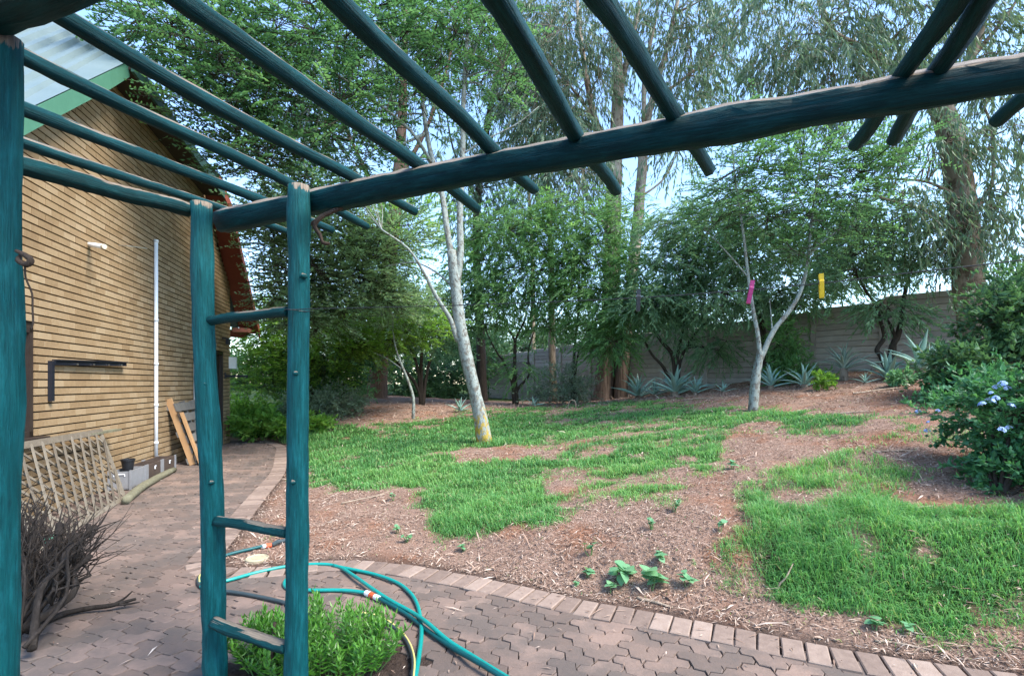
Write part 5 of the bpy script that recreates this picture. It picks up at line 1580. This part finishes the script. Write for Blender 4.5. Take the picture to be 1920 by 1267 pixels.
# --- forked lichen sapling on the right lawn
b = G(1412, 770); d_ = b[1]
tree("forked_sapling", "forked lichen-barked sapling on the right lawn, below the magenta peg", b,
     [([b - UP * .08] + LP([(1417, 715), (1422, 685), (1427, 658)], d_), .085, .05), (LP([(1425, 676), (1421, 630), (1411, 575), (1403, 520), (1394, 440), (1380, 350), (1372, 270)], d_), .045, .012),
      (LP([(1424, 678), (1449, 622), (1478, 585), (1500, 548), (1515, 490), (1520, 430), (1530, 350), (1545, 270)], d_), .05, .012), (LP([(1448, 625), (1446, 595), (1443, 560)], d_), .014, .006),
      (LP([(1515, 480), (1560, 440), (1610, 410)], d_), .018, .006), (LP([(1520, 410), (1480, 340), (1450, 280)], d_), .018, .006), (LP([(1403, 520), (1360, 470), (1320, 430)], d_), .018, .006)],
     [(1380, 330, 70, 55, d_, .9, 80), (1470, 300, 75, 50, d_, .9, 95), (1560, 310, 70, 50, d_, .9, 90), (1440, 400, 75, 50, d_, .9, 85), (1540, 400, 70, 50, d_, .9, 80), (1620, 330, 60, 45, d_, .8, 70), (1670, 290, 50, 35, d_, .7, 55), (1340, 410, 50, 40, d_, .7, 40), (1600, 430, 45, 35, d_, .7, 36), (1500, 470, 60, 30, d_, .7, 36), (1390, 240, 60, 30, d_, .8, 34)],
     'feather', LM_ACACIA, BK_LICHEN, llen=.048, lwid=.022, nl=14, slen=.4, seed=61, br_r=.014, twig_r=.005, hubs=8, dark=BK_DARK)
# --- far trees beyond the wall, seen low between the trunks
for i, (px, py, d, rx, ry, label) in enumerate(((960, 640, 34, 70, 30, "far hazy tree beyond the wall, left of the slim trunks"), (1100, 625, 36, 80, 30, "far hazy tree beyond the wall behind the gum pair"),
                                              (480, 690, 30, 90, 40, "far tree beyond the garden, behind the pole ladder"), (760, 660, 32, 120, 35, "far tree filling the gap behind the dark bushy trees"), (1250, 600, 34, 60, 30, "far tree top beyond the wall behind the grey wattle"))):
    g = GD(px, d)
    tree("far_tree", label, g, [([g - UP * .2] + LP([(px, 700), (px + 3, py)], d), .2, .06), (LP([(px, 700), (px - 30, py)], d), .1, .03), (LP([(px, 700), (px + 30, py - 10)], d), .1, .03)],
         [(px, py, rx, ry, d, 2, 110), (px - rx * .6, py + 15, rx * .5, ry * .8, d, 1.5, 60), (px + rx * .6, py + 10, rx * .5, ry * .8, d, 1.5, 60)], 'bush', LM_DARK if i > 1 else LM_EUC, BK_DARK, group="far trees", llen=.22, lwid=.09, nl=10, slen=.9, seed=70 + i, hubs=3, br_r=.05, twig_r=.01)
# power lines high behind the gums
for i, (a, b_, label) in enumerate((((1090, 400, 44), (1480, 190, 30), "lower left power line wire seen between the gum trunks"), ((1090, 412, 44), (1480, 203, 30), "second low power line wire just under the first"),
                                   ((1150, 132, 30), (1420, -42, 26), "upper power line wire left of the open patch of sky"), ((1150, 147, 30), (1420, -27, 26), "second upper power line wire under its twin"))):
    mb = MB(); A_, B_ = P(*a), P(*b_)
    t = np.linspace(-.6, 1.8, 14)
    mb.tube([A_ * (1 - q) + B_ * q + UP * .25 * ((q - .6) ** 2) for q in t], .014, 5)
    o = mb.build("power_line", M_WIRE, None); tag(o, label, "wire", "power lines behind the gums")

# ------------------------------------------------------------------ lawn, litter and plants
r6 = np.random.default_rng(99)
def scatter(n, x0, x1, y0, y1, pw):
    """points over the garden, thinning out with distance"""
    x = r6.uniform(x0, x1, n); u = r6.random(n)
    a, b_ = y0 ** (2 - pw), y1 ** (2 - pw)
    y = (a + (b_ - a) * u) ** (1 / (2 - pw))
    x = x / y1 * 1.0
    return x * y, y
def field_pts(n, y0, y1, pw):
    u = r6.random(n)
    a, b_ = y0 ** (1 - pw), y1 ** (1 - pw)
    y = (a + (b_ - a) * u) ** (1 / (1 - pw))
    x = r6.uniform(-1.12, 1.15, n) * y
    return x, y
def blades(x, y, z, h, w, lean, r_):
    n = len(x)
    root = np.c_[x, y, z - .004]
    az = r_.uniform(0, 2 * math.pi, n)
    d = np.c_[np.cos(az), np.sin(az), np.zeros(n)]
    s_ = np.c_[-np.sin(az + r_.normal(0, .5, n)), np.cos(az), np.zeros(n)]
    s_ = unit(s_)
    mid = root + d * (h * lean * .35)[:, None] + UP * (h * .62)[:, None]
    tip = root + d * (h * lean)[:, None] + UP * (h * (1 - .35 * lean))[:, None]
    W = w[:, None] / 2
    V = np.stack([root - s_ * W, root + s_ * W, mid + s_ * W * .85, mid - s_ * W * .85, tip], 1)
    F = np.array([(0, 1, 2), (0, 2, 3), (3, 2, 4)])
    faces = (F[None] + (np.arange(n) * 5)[:, None, None]).reshape(-1, 3)
    return V.reshape(-1, 3), faces
x, y = field_pts(900000, 2.3, 15, 1.02)
e = edge_dist(x, y)
ok = (e > .06) & (x < 11)
x, y = x[ok], y[ok]
z = gz(x, y)
mk = grass_mask(x, y, z)
acc = r6.random(len(x)) < np.clip(mk * 1.35 - .14, .008, 1) * (.25 + .75 * fbm(x * 7 + 5, y * 7)) * .8
x, y, z, mk = x[acc], y[acc], z[acc], mk[acc]
tus = fbm(x * 9, y * 9)
hh = (.020 + .092 * fbm(x * 2.3, y * 2.3) * mk) * (.35 + 1.5 * tus ** 1.3) * r6.uniform(.6, 1.35, len(x))
tall = np.exp(-(((CX + FPX * x / y) - 480) / 90) ** 2) * (y > 9)
hh = hh * (1 + 3.0 * tall)
lush = np.exp(-((((CX + FPX * x / y) - 1550) / 230) ** 2)) * (y < 5.2)
hh = hh * (1 + .6 * lush)
ww = np.maximum(.0042, y * .0011) * r6.uniform(.7, 1.3, len(x))
V, F = blades(x, y, z, hh, ww, r6.uniform(.3, 1.5, len(x)), r6)
pn = fbm(x * .9 + 3, y * .9)
rv = np.clip(.55 * r6.random(len(x)) + .8 * (pn - .28), 0, 1)
hh = hh * np.clip(.45 + mk, .45, 1.2)
dry = r6.random(len(x)) < np.where(mk < .5, .30, .07)
rv = np.where(dry, .97 + .03 * r6.random(len(x)), rv * .93)
me = indexed_mesh("grass", V, F, np.repeat(rv, 3))
LM_GRASS = leaf_mat("lawn_grass", [(.0, .036, .105, .04), (.35, .072, .19, .058), (.7, .13, .26, .074), (.92, .19, .29, .09), (.965, .28, .25, .14)], .35, rough=.5, amt=.12)
lawn = link("grass", me, LM_GRASS); tag(lawn, "patchy bright green lawn grass growing on the slope", "grass", kind='stuff')

# bark chips and dead leaves
x, y = field_pts(240000, 2.2, 17, 1.05)
e = edge_dist(x, y)
z = gz(x, y)
mk = grass_mask(x, y, z)
acc = np.where(e > .02, r6.random(len(x)) < np.clip(1.02 - mk * 1.0, .08, 1) * np.clip(fbm(x * 1.9 + 11, y * 1.9) * 2.6 - .55, .12, 1), r6.random(len(x)) < .003 + .05 * np.exp(e * 12))
acc &= (house_side(x, y) > .3)
x, y, z, e = x[acc], y[acc], z[acc], e[acc]
z = np.where(e > 0, z, np.where(e > -.25, .011, .003))
n = len(x)
az = r6.uniform(0, 2 * math.pi, n)
pit = np.where(e > 0, r6.normal(.05, .28, n), r6.normal(0, .03, n))
ax = np.c_[np.cos(az) * np.cos(pit), np.sin(az) * np.cos(pit), np.sin(pit)]
wv = unit(np.c_[-np.sin(az), np.cos(az), r6.normal(0, .3, n)])
ln = r6.gamma(1.8, .014, n) + .010; ln *= np.maximum(1, y / 6)
wd = r6.uniform(.003, .009, n) * np.maximum(1, y / 5.0)
bigl = r6.random(n) < .02
ln = np.where(bigl, ln * 1.8 + .03, ln); wd = np.where(bigl, wd * 1.5 + .004, wd)
pos = np.c_[x, y, z + .006 + np.maximum(0, -np.sin(pit)) * ln]
v = leaf_quads(pos, ax, wv, ln, wd, fold=.35)
me = fast_mesh("leaf_litter", v, 4, r6.random(n))
M_LIT = noise_mat("litter", [(.0, .12, .072, .052), (.3, .25, .16, .115), (.6, .37, .26, .195), (.85, .50, .39, .31), (1.0, .64, .55, .46)], 9, .9, src='attr', amt=.2, kind='World', bmp=0)
lit = link("leaf_litter", me, M_LIT); tag(lit, "brown bark chips and fallen gum leaves over bare soil", "litter", kind='stuff')

# fallen sticks
M_STICK = bark_mat("pale_stick", [(.12, .085, .06), (.30, .23, .17), (.46, .39, .31)], 20)
STK = [((1456, 1112), (1487, 1056), .006, .10, "pale bent twig standing up from the long grass near the kerb"), ((640, 946), (722, 928), .010, 0, "bark strip on the mulch left of the central grass patch"),
       ((700, 934), (760, 915), .008, 0, "short stick behind the bark strip on the left mulch"), ((1060, 955), (1110, 958), .008, 0, "short dark stick right of the central grass patch"),
       ((1195, 1125), (1262, 1142), .010, 0, "flat bark strip lying beside the kerb below the weeds"), ((1640, 1205), (1760, 1228), .008, 0, "long thin stick along the kerb near the right corner"),
       ((1280, 752), (1340, 748), .018, 0, "pale stick lying in front of the left aloe clump"), ((1600, 740), (1690, 728), .014, 0, "long pale stick on the mulch below the biggest aloe"),
       ((1560, 778), (1640, 772), .012, 0, "stick on the upper mulch left of the blue flowers"), ((1640, 850), (1720, 846), .010, 0, "stick on the bare strip beside the flowering bush")]
for (a, b_, rr, up, label) in STK:
    A_, B_ = G(*a) + UP * rr, G(*b_) + UP * (rr + up)
    if up: B_ = P(b_[0], b_[1], A_[1] + .05)
    m_ = (A_ + B_) / 2 + r6.normal(0, .012, 3) * np.array([1, 1, .3]) + UP * .005
    mb = MB(); mb.tube([A_, (A_ + m_) / 2 + r6.normal(0, .006, 3) * np.array([1, 1, .2]), m_, B_], [rr, rr * .95, rr * .85, rr * .5], 7, smooth_n=3, rw=.1)
    o = mb.build("stick", M_STICK, None, smooth=True); tag(o, label, "stick", "sticks fallen on the garden")
# little arch of bent cane by the far lawn edge
mb = MB(); c0, c1 = G(1064, 768), G(1080, 768); mb.tube([c0, c0 + UP * .18 + (c1 - c0) * .15, c0 + UP * .25 + (c1 - c0) * .5, c1 + UP * .2 - (c1 - c0) * .1, c1], .012, 6, smooth_n=4)
o = mb.build("cane_hoop", M_STICK, None, smooth=True); tag(o, "small pale cane hoop at the far edge of the lawn", "hoop")

# ---- broad-leaved weeds beside the kerb
LM_WEED = leaf_mat("weed_leaf", [(.0, .05, .125, .06), (.5, .085, .19, .095), (1.0, .13, .25, .125)], .3, rough=.5)
M_STEM = plain("green_stem", (.09, .17, .05), .6)
def ovate_leaf(name, n=6, heart=True, mat=None):
    """unit-long ovate blade along +X, lightly folded on its midrib and drooping"""
    vs, fs = [], []
    for i in range(n + 1):
        t = i / n
        w = .43 * math.sin(math.pi * min(1, (t * .92 + .08)) ** .72) * (1 if i < n else 0)
        zc = -.10 * t * t
        xb = t - (.08 * (1 - t) if heart else 0)
        vs += [(xb if i else -.06, w, zc + w * .10), (t, 0, zc), (xb if i else -.06, -w, zc + w * .10)]
    for i in range(n):
        a = 3 * i
        fs += [(a, a + 1, a + 4, a + 3), (a + 1, a + 2, a + 5, a + 4)]
    me = bpy.data.meshes.new(name); me.from_pydata(vs, [], fs)
    me.polygons.foreach_set("use_smooth", [True] * len(fs))
    a = me.attributes.new("rnd", 'FLOAT', 'FACE'); v0 = random.random(); a.data.foreach_set("value", [v0] * len(fs))
    me.materials.append(mat or LM_WEED)
    return me
OV = [ovate_leaf("leaf") for _ in range(4)]
def weed(px, py, hgt, leaf, n, label, spread=.5, meshes=OV, name="weed"):
    b = G(px, py)
    e = empty(name, b); tag(e, label, "weed", "leafy weeds on bare soil")
    mb = MB()
    st = []
    k_st = max(1, n // 4)
    for k in range(k_st):
        d = np.array([r6.normal(0, .35), r6.normal(0, .3), 1]); d = unit(d)
        tip = d * hgt * r6.uniform(.7, 1.1)
        mb.tube([np.zeros(3) - UP * .02, tip * .5 + r6.normal(0, .01, 3), tip], [.004, .003, .002], 5, smooth_n=2)
        st.append(tip)
    mb.build("stem", M_STEM, e)
    for k in range(n):
        tip = st[k % k_st]; t = r6.uniform(.55, 1.0)
        az = k * 2.4 + r6.normal(0, .3)
        me = meshes[k % len(meshes)]
        o = bpy.data.objects.new("leaf", me)
        o.location = [float(q) for q in tip * t]
        s_ = leaf * r6.uniform(.65, 1.15)
        o.scale = (s_, s_, s_); o.rotation_euler = (r6.normal(0, .25), r6.normal(-.05, .3), az)
        o.parent = e; col.objects.link(o)
WEEDS = [(1155, 1092, .17, .105, 13, "tallest broad-leaved weed beside the kerb, with heart-shaped leaves"), (1222, 1108, .13, .11, 11, "spreading heart-leaved weed right of the tallest one"), (1100, 1083, .07, .065, 6, "small round-leaved weed left of the tallest one"),
         (1285, 1103, .11, .075, 6, "three-leaved weed at the right end of the weed row"), (1145, 1116, .07, .065, 5, "small weed against the kerb below the tallest one"), (1108, 1046, .11, .05, 8, "slim upright weed behind the weed row"),
         (1240, 1060, .08, .055, 10, "low dark weed behind the spreading heart-leaved one"), (1640, 1192, .08, .06, 6, "small weed on red soil near the right kerb"), (1694, 1196, .06, .05, 4, "tiny two-leaf weed right of the small one at the right kerb"),
         (742, 1000, .06, .05, 6, "seedling weed on the mulch behind the hose"), (738, 938, .10, .045, 9, "bright seedling at the left end of the central grass patch"), (1265, 960, .12, .04, 14, "yellow-green weed tuft on the bare middle patch"),
         (1222, 995, .10, .038, 12, "pale weed tuft in front of the yellow-green one"), (1372, 878, .10, .06, 8, "bluish weed on the bare strip of the upper lawn"), (1350, 1000, .07, .05, 6, "small weed at the left tip of the long grass"),
         (765, 1018, .08, .05, 8, "leafy weed at the kerb where the mulch narrows"), (870, 1035, .06, .045, 7, "low weed on red soil above the middle of the kerb"), (1085, 660 + 440, .05, .035, 5, "tiny weed in the joint of the kerb bricks")]
for w in WEEDS: weed(w[0], w[1], w[2], w[3] * .85, int(w[4] * 1.5), w[5])

# ---- aloes
LM_ALOE = leaf_mat("aloe_leaf", [(.0, .09, .16, .125), (.5, .15, .24, .195), (1.0, .22, .33, .27)], .06, rough=.4, spec=.5)
LM_ALOE_D = leaf_mat("grey_aloe_leaf", [(.0, .08, .11, .085), (.5, .13, .17, .13), (1.0, .22, .26, .20)], .06, rough=.45, spec=.4)
def aloe_leaf(name, mat, arch, w):
    vs, fs = [], []
    n = 9
    for i in range(n + 1):
        t = i / n
        wd = w * (1 - t ** 2.2) * (.75 + .6 * t * (1 - t)) + .002
        xx = t * (1 - .12 * arch * t); zz = arch * (.30 * t - .34 * t * t)
        ch = wd * .42
        vs += [(xx, -wd, zz + ch), (xx, -wd * .45, zz + ch * .15), (xx, wd * .45, zz + ch * .15), (xx, wd, zz + ch), (xx, wd * .5, zz - ch * .55), (xx, -wd * .5, zz - ch * .55)]
    for i in range(n):
        for k in range(6):
            fs.append((6 * i + k, 6 * i + 6 + k, 6 * i + 6 + (k + 1) % 6, 6 * i + (k + 1) % 6))
    fs.append((6 * n + 5, 6 * n + 4, 6 * n + 3, 6 * n + 2, 6 * n + 1, 6 * n)); fs.append((0, 1, 2, 3, 4, 5))
    me = bpy.data.meshes.new(name); me.from_pydata(vs, [], fs); me.materials.append(mat)
    me.polygons.foreach_set("use_smooth", [True] * len(fs))
    a = me.attributes.new("rnd", 'FLOAT', 'FACE'); v0 = random.random(); a.data.foreach_set("value", [v0] * len(fs))
    return me
AL = [aloe_leaf("leaf", LM_ALOE, a, w) for a, w in ((.5, .085), (1.0, .075), (1.4, .08), (.2, .09))]
AD = [aloe_leaf("leaf", LM_ALOE_D, a, w) for a, w in ((1.2, .045), (1.8, .04), (.6, .05))]
def aloe(px, py, rad, n, label, meshes=AL, stem=.0, d=None):
    b = G(px, py) if d is None else GD(px, d)
    e = empty("aloe", b); tag(e, label, "aloe", "aloes along the wall")
    rad = rad * (1.4 if px > 1400 else 1.2) * b[1] / FPX
    mb = MB(); mb.tube([(0, 0, -.08), (0, 0, stem + rad * .10)], [rad * .12, rad * .09], 9); mb.build("stem", BK_GUM2, e)
    for k in range(n):
        t = (k + .5) / n
        el = math.radians(12 + 66 * t ** 1.2) + r6.normal(0, .07)
        s_ = rad * (1.12 - .35 * t) * r6.uniform(.85, 1.12)
        o = bpy.data.objects.new("leaf", meshes[k % len(meshes)])
        o.location = (0, 0, float(stem + rad * (.03 + .12 * t)))
        o.scale = (s_, s_, s_); o.rotation_euler = (r6.normal(0, .12), -el, k * 2.399 + r6.normal(0, .12))
        o.parent = e; col.objects.link(o)
aloe(1196, 740, 46, 17, "left aloe beside the foot of the gum pair", d=15.6)
aloe(1228, 742, 32, 12, "small aloe between the two big left ones", d=15.0)
aloe(1266, 735, 56, 19, "big blue-green aloe under the spreading grey wattle", d=13.9)
aloe(1304, 738, 36, 12, "medium aloe at the right end of the left clump", d=13.4)
aloe(1356, 736, 22, 9, "lone little aloe left of the forked sapling")
aloe(1446, 728, 38, 13, "aloe half hidden behind the forked sapling")
aloe(1508, 726, 40, 14, "pale sprawling aloe left of the tall grey one")
aloe(1582, 712, 48, 24, "tall grey spiky aloe on a short stem", AD, .18)
aloe(1622, 720, 20, 9, "small aloe between the grey spiky one and the crooked wattle")
aloe(1666, 714, 50, 17, "blue-green aloe at the foot of the crooked wattle")
aloe(1726, 708, 62, 19, "largest blue-green aloe left of the flowering bush", AL, .10)
aloe(1765, 706, 34, 10, "low sprawling aloe just right of the largest")
aloe(862, 772, 26, 12, "small bluish aloe behind the leaning lichen tree")
aloe(1000, 762, 20, 9, "small aloe under the many-stemmed far wattle")
aloe(1048, 752, 24, 10, "aloe in the grey shrub by the wall")

# ---- shrubs
def shrub(name, label, g, clumps, leafm, seed, cat="shrub", group=None, **kw):
    limbs = [([g - UP * .05, (g + P(c[0], c[1], c[4])) / 2 + np.array([0, 0, .05]), P(c[0], c[1], c[4])], .016, .006) for c in clumps]
    return tree(name, label, g, limbs, clumps, 'bush', leafm, BK_DARK, group=group, cat=cat, seed=seed, trunk_name="stems", crown_name="foliage", rw=.05, **{**dict(llen=.04, lwid=.019, nl=11, slen=.2, hubs=4, br_r=.008, twig_r=.0025), **kw})
LM_PLUM = leaf_mat("plumbago_leaf", [(.0, .014, .055, .022), (.4, .03, .10, .04), (.75, .055, .15, .055), (1.0, .10, .22, .08)], .3, spec=.45)
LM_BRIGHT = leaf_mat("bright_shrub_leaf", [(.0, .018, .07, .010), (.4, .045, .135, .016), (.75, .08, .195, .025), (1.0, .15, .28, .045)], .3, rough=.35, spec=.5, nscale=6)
g = G(1870, 935)
D2 = g[1]
plum = shrub("flowering_shrub", "dark green plumbago shrub with pale blue flowers at the right edge", g,
      [(1908, 760, 59, 45, D2 + .5, .4, 120), (1953, 840, 59, 70, D2 + .2, .4, 170), (1968, 920, 55, 55, D2, .4, 150), (1853, 745, 46, 34, D2 + .9, .35, 70), (1960, 780, 82, 110, D2 + .3, .6, 240), (1960, 940, 73, 80, D2, .5, 200), (1898, 890, 34, 36, D2 + .2, .3, 55), (1823, 800, 29, 22, D2 + .8, .25, 30)], LM_PLUM, 81, dens=.62, llen=.036, lwid=.02, nl=12, slen=.17)
g2 = GD(1890, 7.2)
shrub("dark_shrub", "tall dark leafy shrub behind the blue-flowered one", g2,
      [(1905, 610, 60, 60, 7, .6, 130), (1880, 680, 55, 40, 6.8, .6, 110), (1920, 560, 60, 60, 7.2, .6, 120), (1950, 660, 80, 90, 7, .7, 210), (1800, 690, 50, 30, 7, .5, 80), (1890, 560, 30, 36, 7.4, .4, 30)], LM_DARK, 82, llen=.06, lwid=.028, nl=11, slen=.28)
# flower heads
m_fl = noise_mat("plumbago_blue", [(.22, .36, .62), (.40, .52, .80)], 30, .6, kind='World', bmp=0)
fl = bpy.data.meshes.new("flower_head")
vs, fs = [], []
for k in range(11):
    dirv = unit(np.array([r6.normal(), r6.normal() - .4, abs(r6.normal()) + .2])); c = dirv * .035
    a = unit(np.cross(dirv, [.3, .2, 1])); b_ = np.cross(dirv, a)
    for p_ in range(5):
        q = p_ * 2 * math.pi / 5 + k
        u_ = a * math.cos(q) + b_ * math.sin(q); w_ = np.cross(dirv, u_)
        i0 = len(vs)
        vs += [c, c + u_ * .010 + w_ * .006 + dirv * .002, c + u_ * .018, c + u_ * .010 - w_ * .006 + dirv * .002]
        fs.append((i0, i0 + 1, i0 + 2, i0 + 3))
    i0 = len(vs); vs += [c, c + a * .002, np.zeros(3), c + b_ * .002]; fs.append((i0, i0 + 1, i0 + 2, i0 + 3))
fl.from_pydata([tuple(map(float, q)) for q in vs], [], fs); fl.materials.append(m_fl)
pb_ = np.array(plum.location)
for (px, py, dd, sc_) in ((1880, 722, .1, 1.2), (1868, 728, .1, 1.0), (1890, 730, .12, 1), (1855, 755, 0, 1.4), (1843, 760, 0, 1.1), (1866, 748, .05, 1), (1894, 763, 0, 1.1), (1876, 808, -.25, 1.1), (1892, 804, -.2, .9), (1722, 774, .9, 1.1), (1742, 793, .8, .8), (1739, 810, .7, 1.1), (1758, 771, .9, .8), (1858, 738, .1, .7)):
    o = bpy.data.objects.new("flower_head", fl)
    p = P(px, py, D2 + dd) - pb_
    o.location = [float(q) for q in p]; o.scale = (sc_ * .68,) * 3; o.rotation_euler = (0, 0, r6.uniform(0, 6)); o.parent = plum; col.objects.link(o)

# the bright lance-leaved shrub in its pocket by the ladder
g = np.array([BED_C[0], BED_C[1], 0.0])
e = empty("bright_shrub", g); tag(e, "bright green lance-leaved shrub at the foot of the pole ladder", "shrub")
LV, LR = [], []
mbs = MB()
for k in range(190):
    a = r6.uniform(0, 6.283); rr = math.sqrt(r6.random())
    bx = np.array([math.cos(a) * rr * .33, math.sin(a) * rr * .18, -.02])
    hgt = (.36 - .16 * rr) * r6.uniform(.7, 1.15)
    tip = bx + np.array([math.cos(a) * rr * .12 + r6.normal(0, .03), math.sin(a) * rr * .08 + r6.normal(0, .03), hgt])
    mbs.tube([bx, (bx + tip) / 2 + r6.normal(0, .008, 3), tip], [.003, .0025, .0015], 5, smooth_n=2, caps=False)
    n = 26
    t = np.linspace(.28, 1.0, n)
    pos = bx + (tip - bx) * t[:, None]
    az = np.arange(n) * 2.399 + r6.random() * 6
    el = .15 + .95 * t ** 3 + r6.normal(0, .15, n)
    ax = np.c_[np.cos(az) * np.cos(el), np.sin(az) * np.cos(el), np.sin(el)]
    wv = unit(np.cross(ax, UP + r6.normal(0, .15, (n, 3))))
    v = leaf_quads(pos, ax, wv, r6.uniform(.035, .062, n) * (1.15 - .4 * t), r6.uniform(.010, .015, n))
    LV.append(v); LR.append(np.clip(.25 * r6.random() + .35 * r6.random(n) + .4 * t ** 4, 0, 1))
mbs.build("stems", M_STEM, e)
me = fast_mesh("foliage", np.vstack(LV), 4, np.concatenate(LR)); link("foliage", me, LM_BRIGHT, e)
mb = MB(); mb.tube([PF(506, 1300), P(508, 1235, 2.42), P(512, 1195, 2.42), P(515, 1166, 2.42)], [.014, .012, .011, .008], 8, smooth_n=3, rw=.12)
o = mb.build("dead_stump", M_TWIG, None, smooth=True); tag(o, "dark dead stump sticking up beside the lowest ladder rung", "stump")

LM_GREY = leaf_mat("grey_shrub_leaf", [(.0, .05, .075, .05), (.5, .10, .14, .09), (1.0, .17, .22, .15)], .3)
shrub("grey_shrub", "fine grey-green shrub in front of the slab wall", GD(1050, 16.2), [(1050, 715, 40, 28, 16.1, .6, 110), (1085, 735, 30, 18, 16, .5, 60), (1010, 740, 26, 14, 16, .5, 40)], LM_GREY, 91, llen=.07, lwid=.02, slen=.4)
shrub("wall_shrub", "fresh green upright shrub against the wall, right of the forked sapling", GD(1470, 12.6), [(1468, 640, 26, 34, 12.5, .35, 80), (1478, 695, 36, 26, 12.4, .4, 90), (1505, 712, 36, 14, 12.2, .4, 50)], LM_WILL, 92, llen=.075, lwid=.026, slen=.32)
shrub("low_shrub", "low dark shrub at the left edge of the mulch bed", G(590, 790), [(600, 762, 48, 22, 13.6, .6, 130), (640, 750, 40, 18, 14.2, .6, 80), (560, 770, 40, 18, 13.2, .5, 70)], LM_GREY, 93, llen=.07, lwid=.02, slen=.35)
shrub("ground_cover", "leafy light green ground cover by the far corner of the house", G(470, 808), [(480, 790, 45, 10, 12.3, .6, 90), (560, 792, 55, 9, 12.3, .6, 90), (470, 770, 30, 14, 12.8, .5, 60)], LM_LIME, 94, llen=.08, lwid=.045, slen=.3)
shrub("low_green_plant", "small green leafy plant under the largest aloe", G(1695, 722), [(1694, 708, 16, 10, 9.0, .15, 26)], LM_WEED, 95, llen=.05, lwid=.03, slen=.12)
shrub("low_green_plant", "small yellow-green plant at the foot of the upright wall shrub", G(1545, 726), [(1545, 712, 12, 12, 10.2, .15, 22)], LM_LIME, 96, llen=.05, lwid=.03, slen=.12)
shrub("trailing_shrub", "low leafy shrub between the mulch and the flowering bush", G(1790, 800), [(1780, 770, 50, 28, 6.6, .35, 80), (1750, 790, 30, 18, 6.3, .25, 40), (1810, 730, 45, 28, 6.9, .35, 70)], LM_PLUM, 97, llen=.045, lwid=.024, slen=.22)
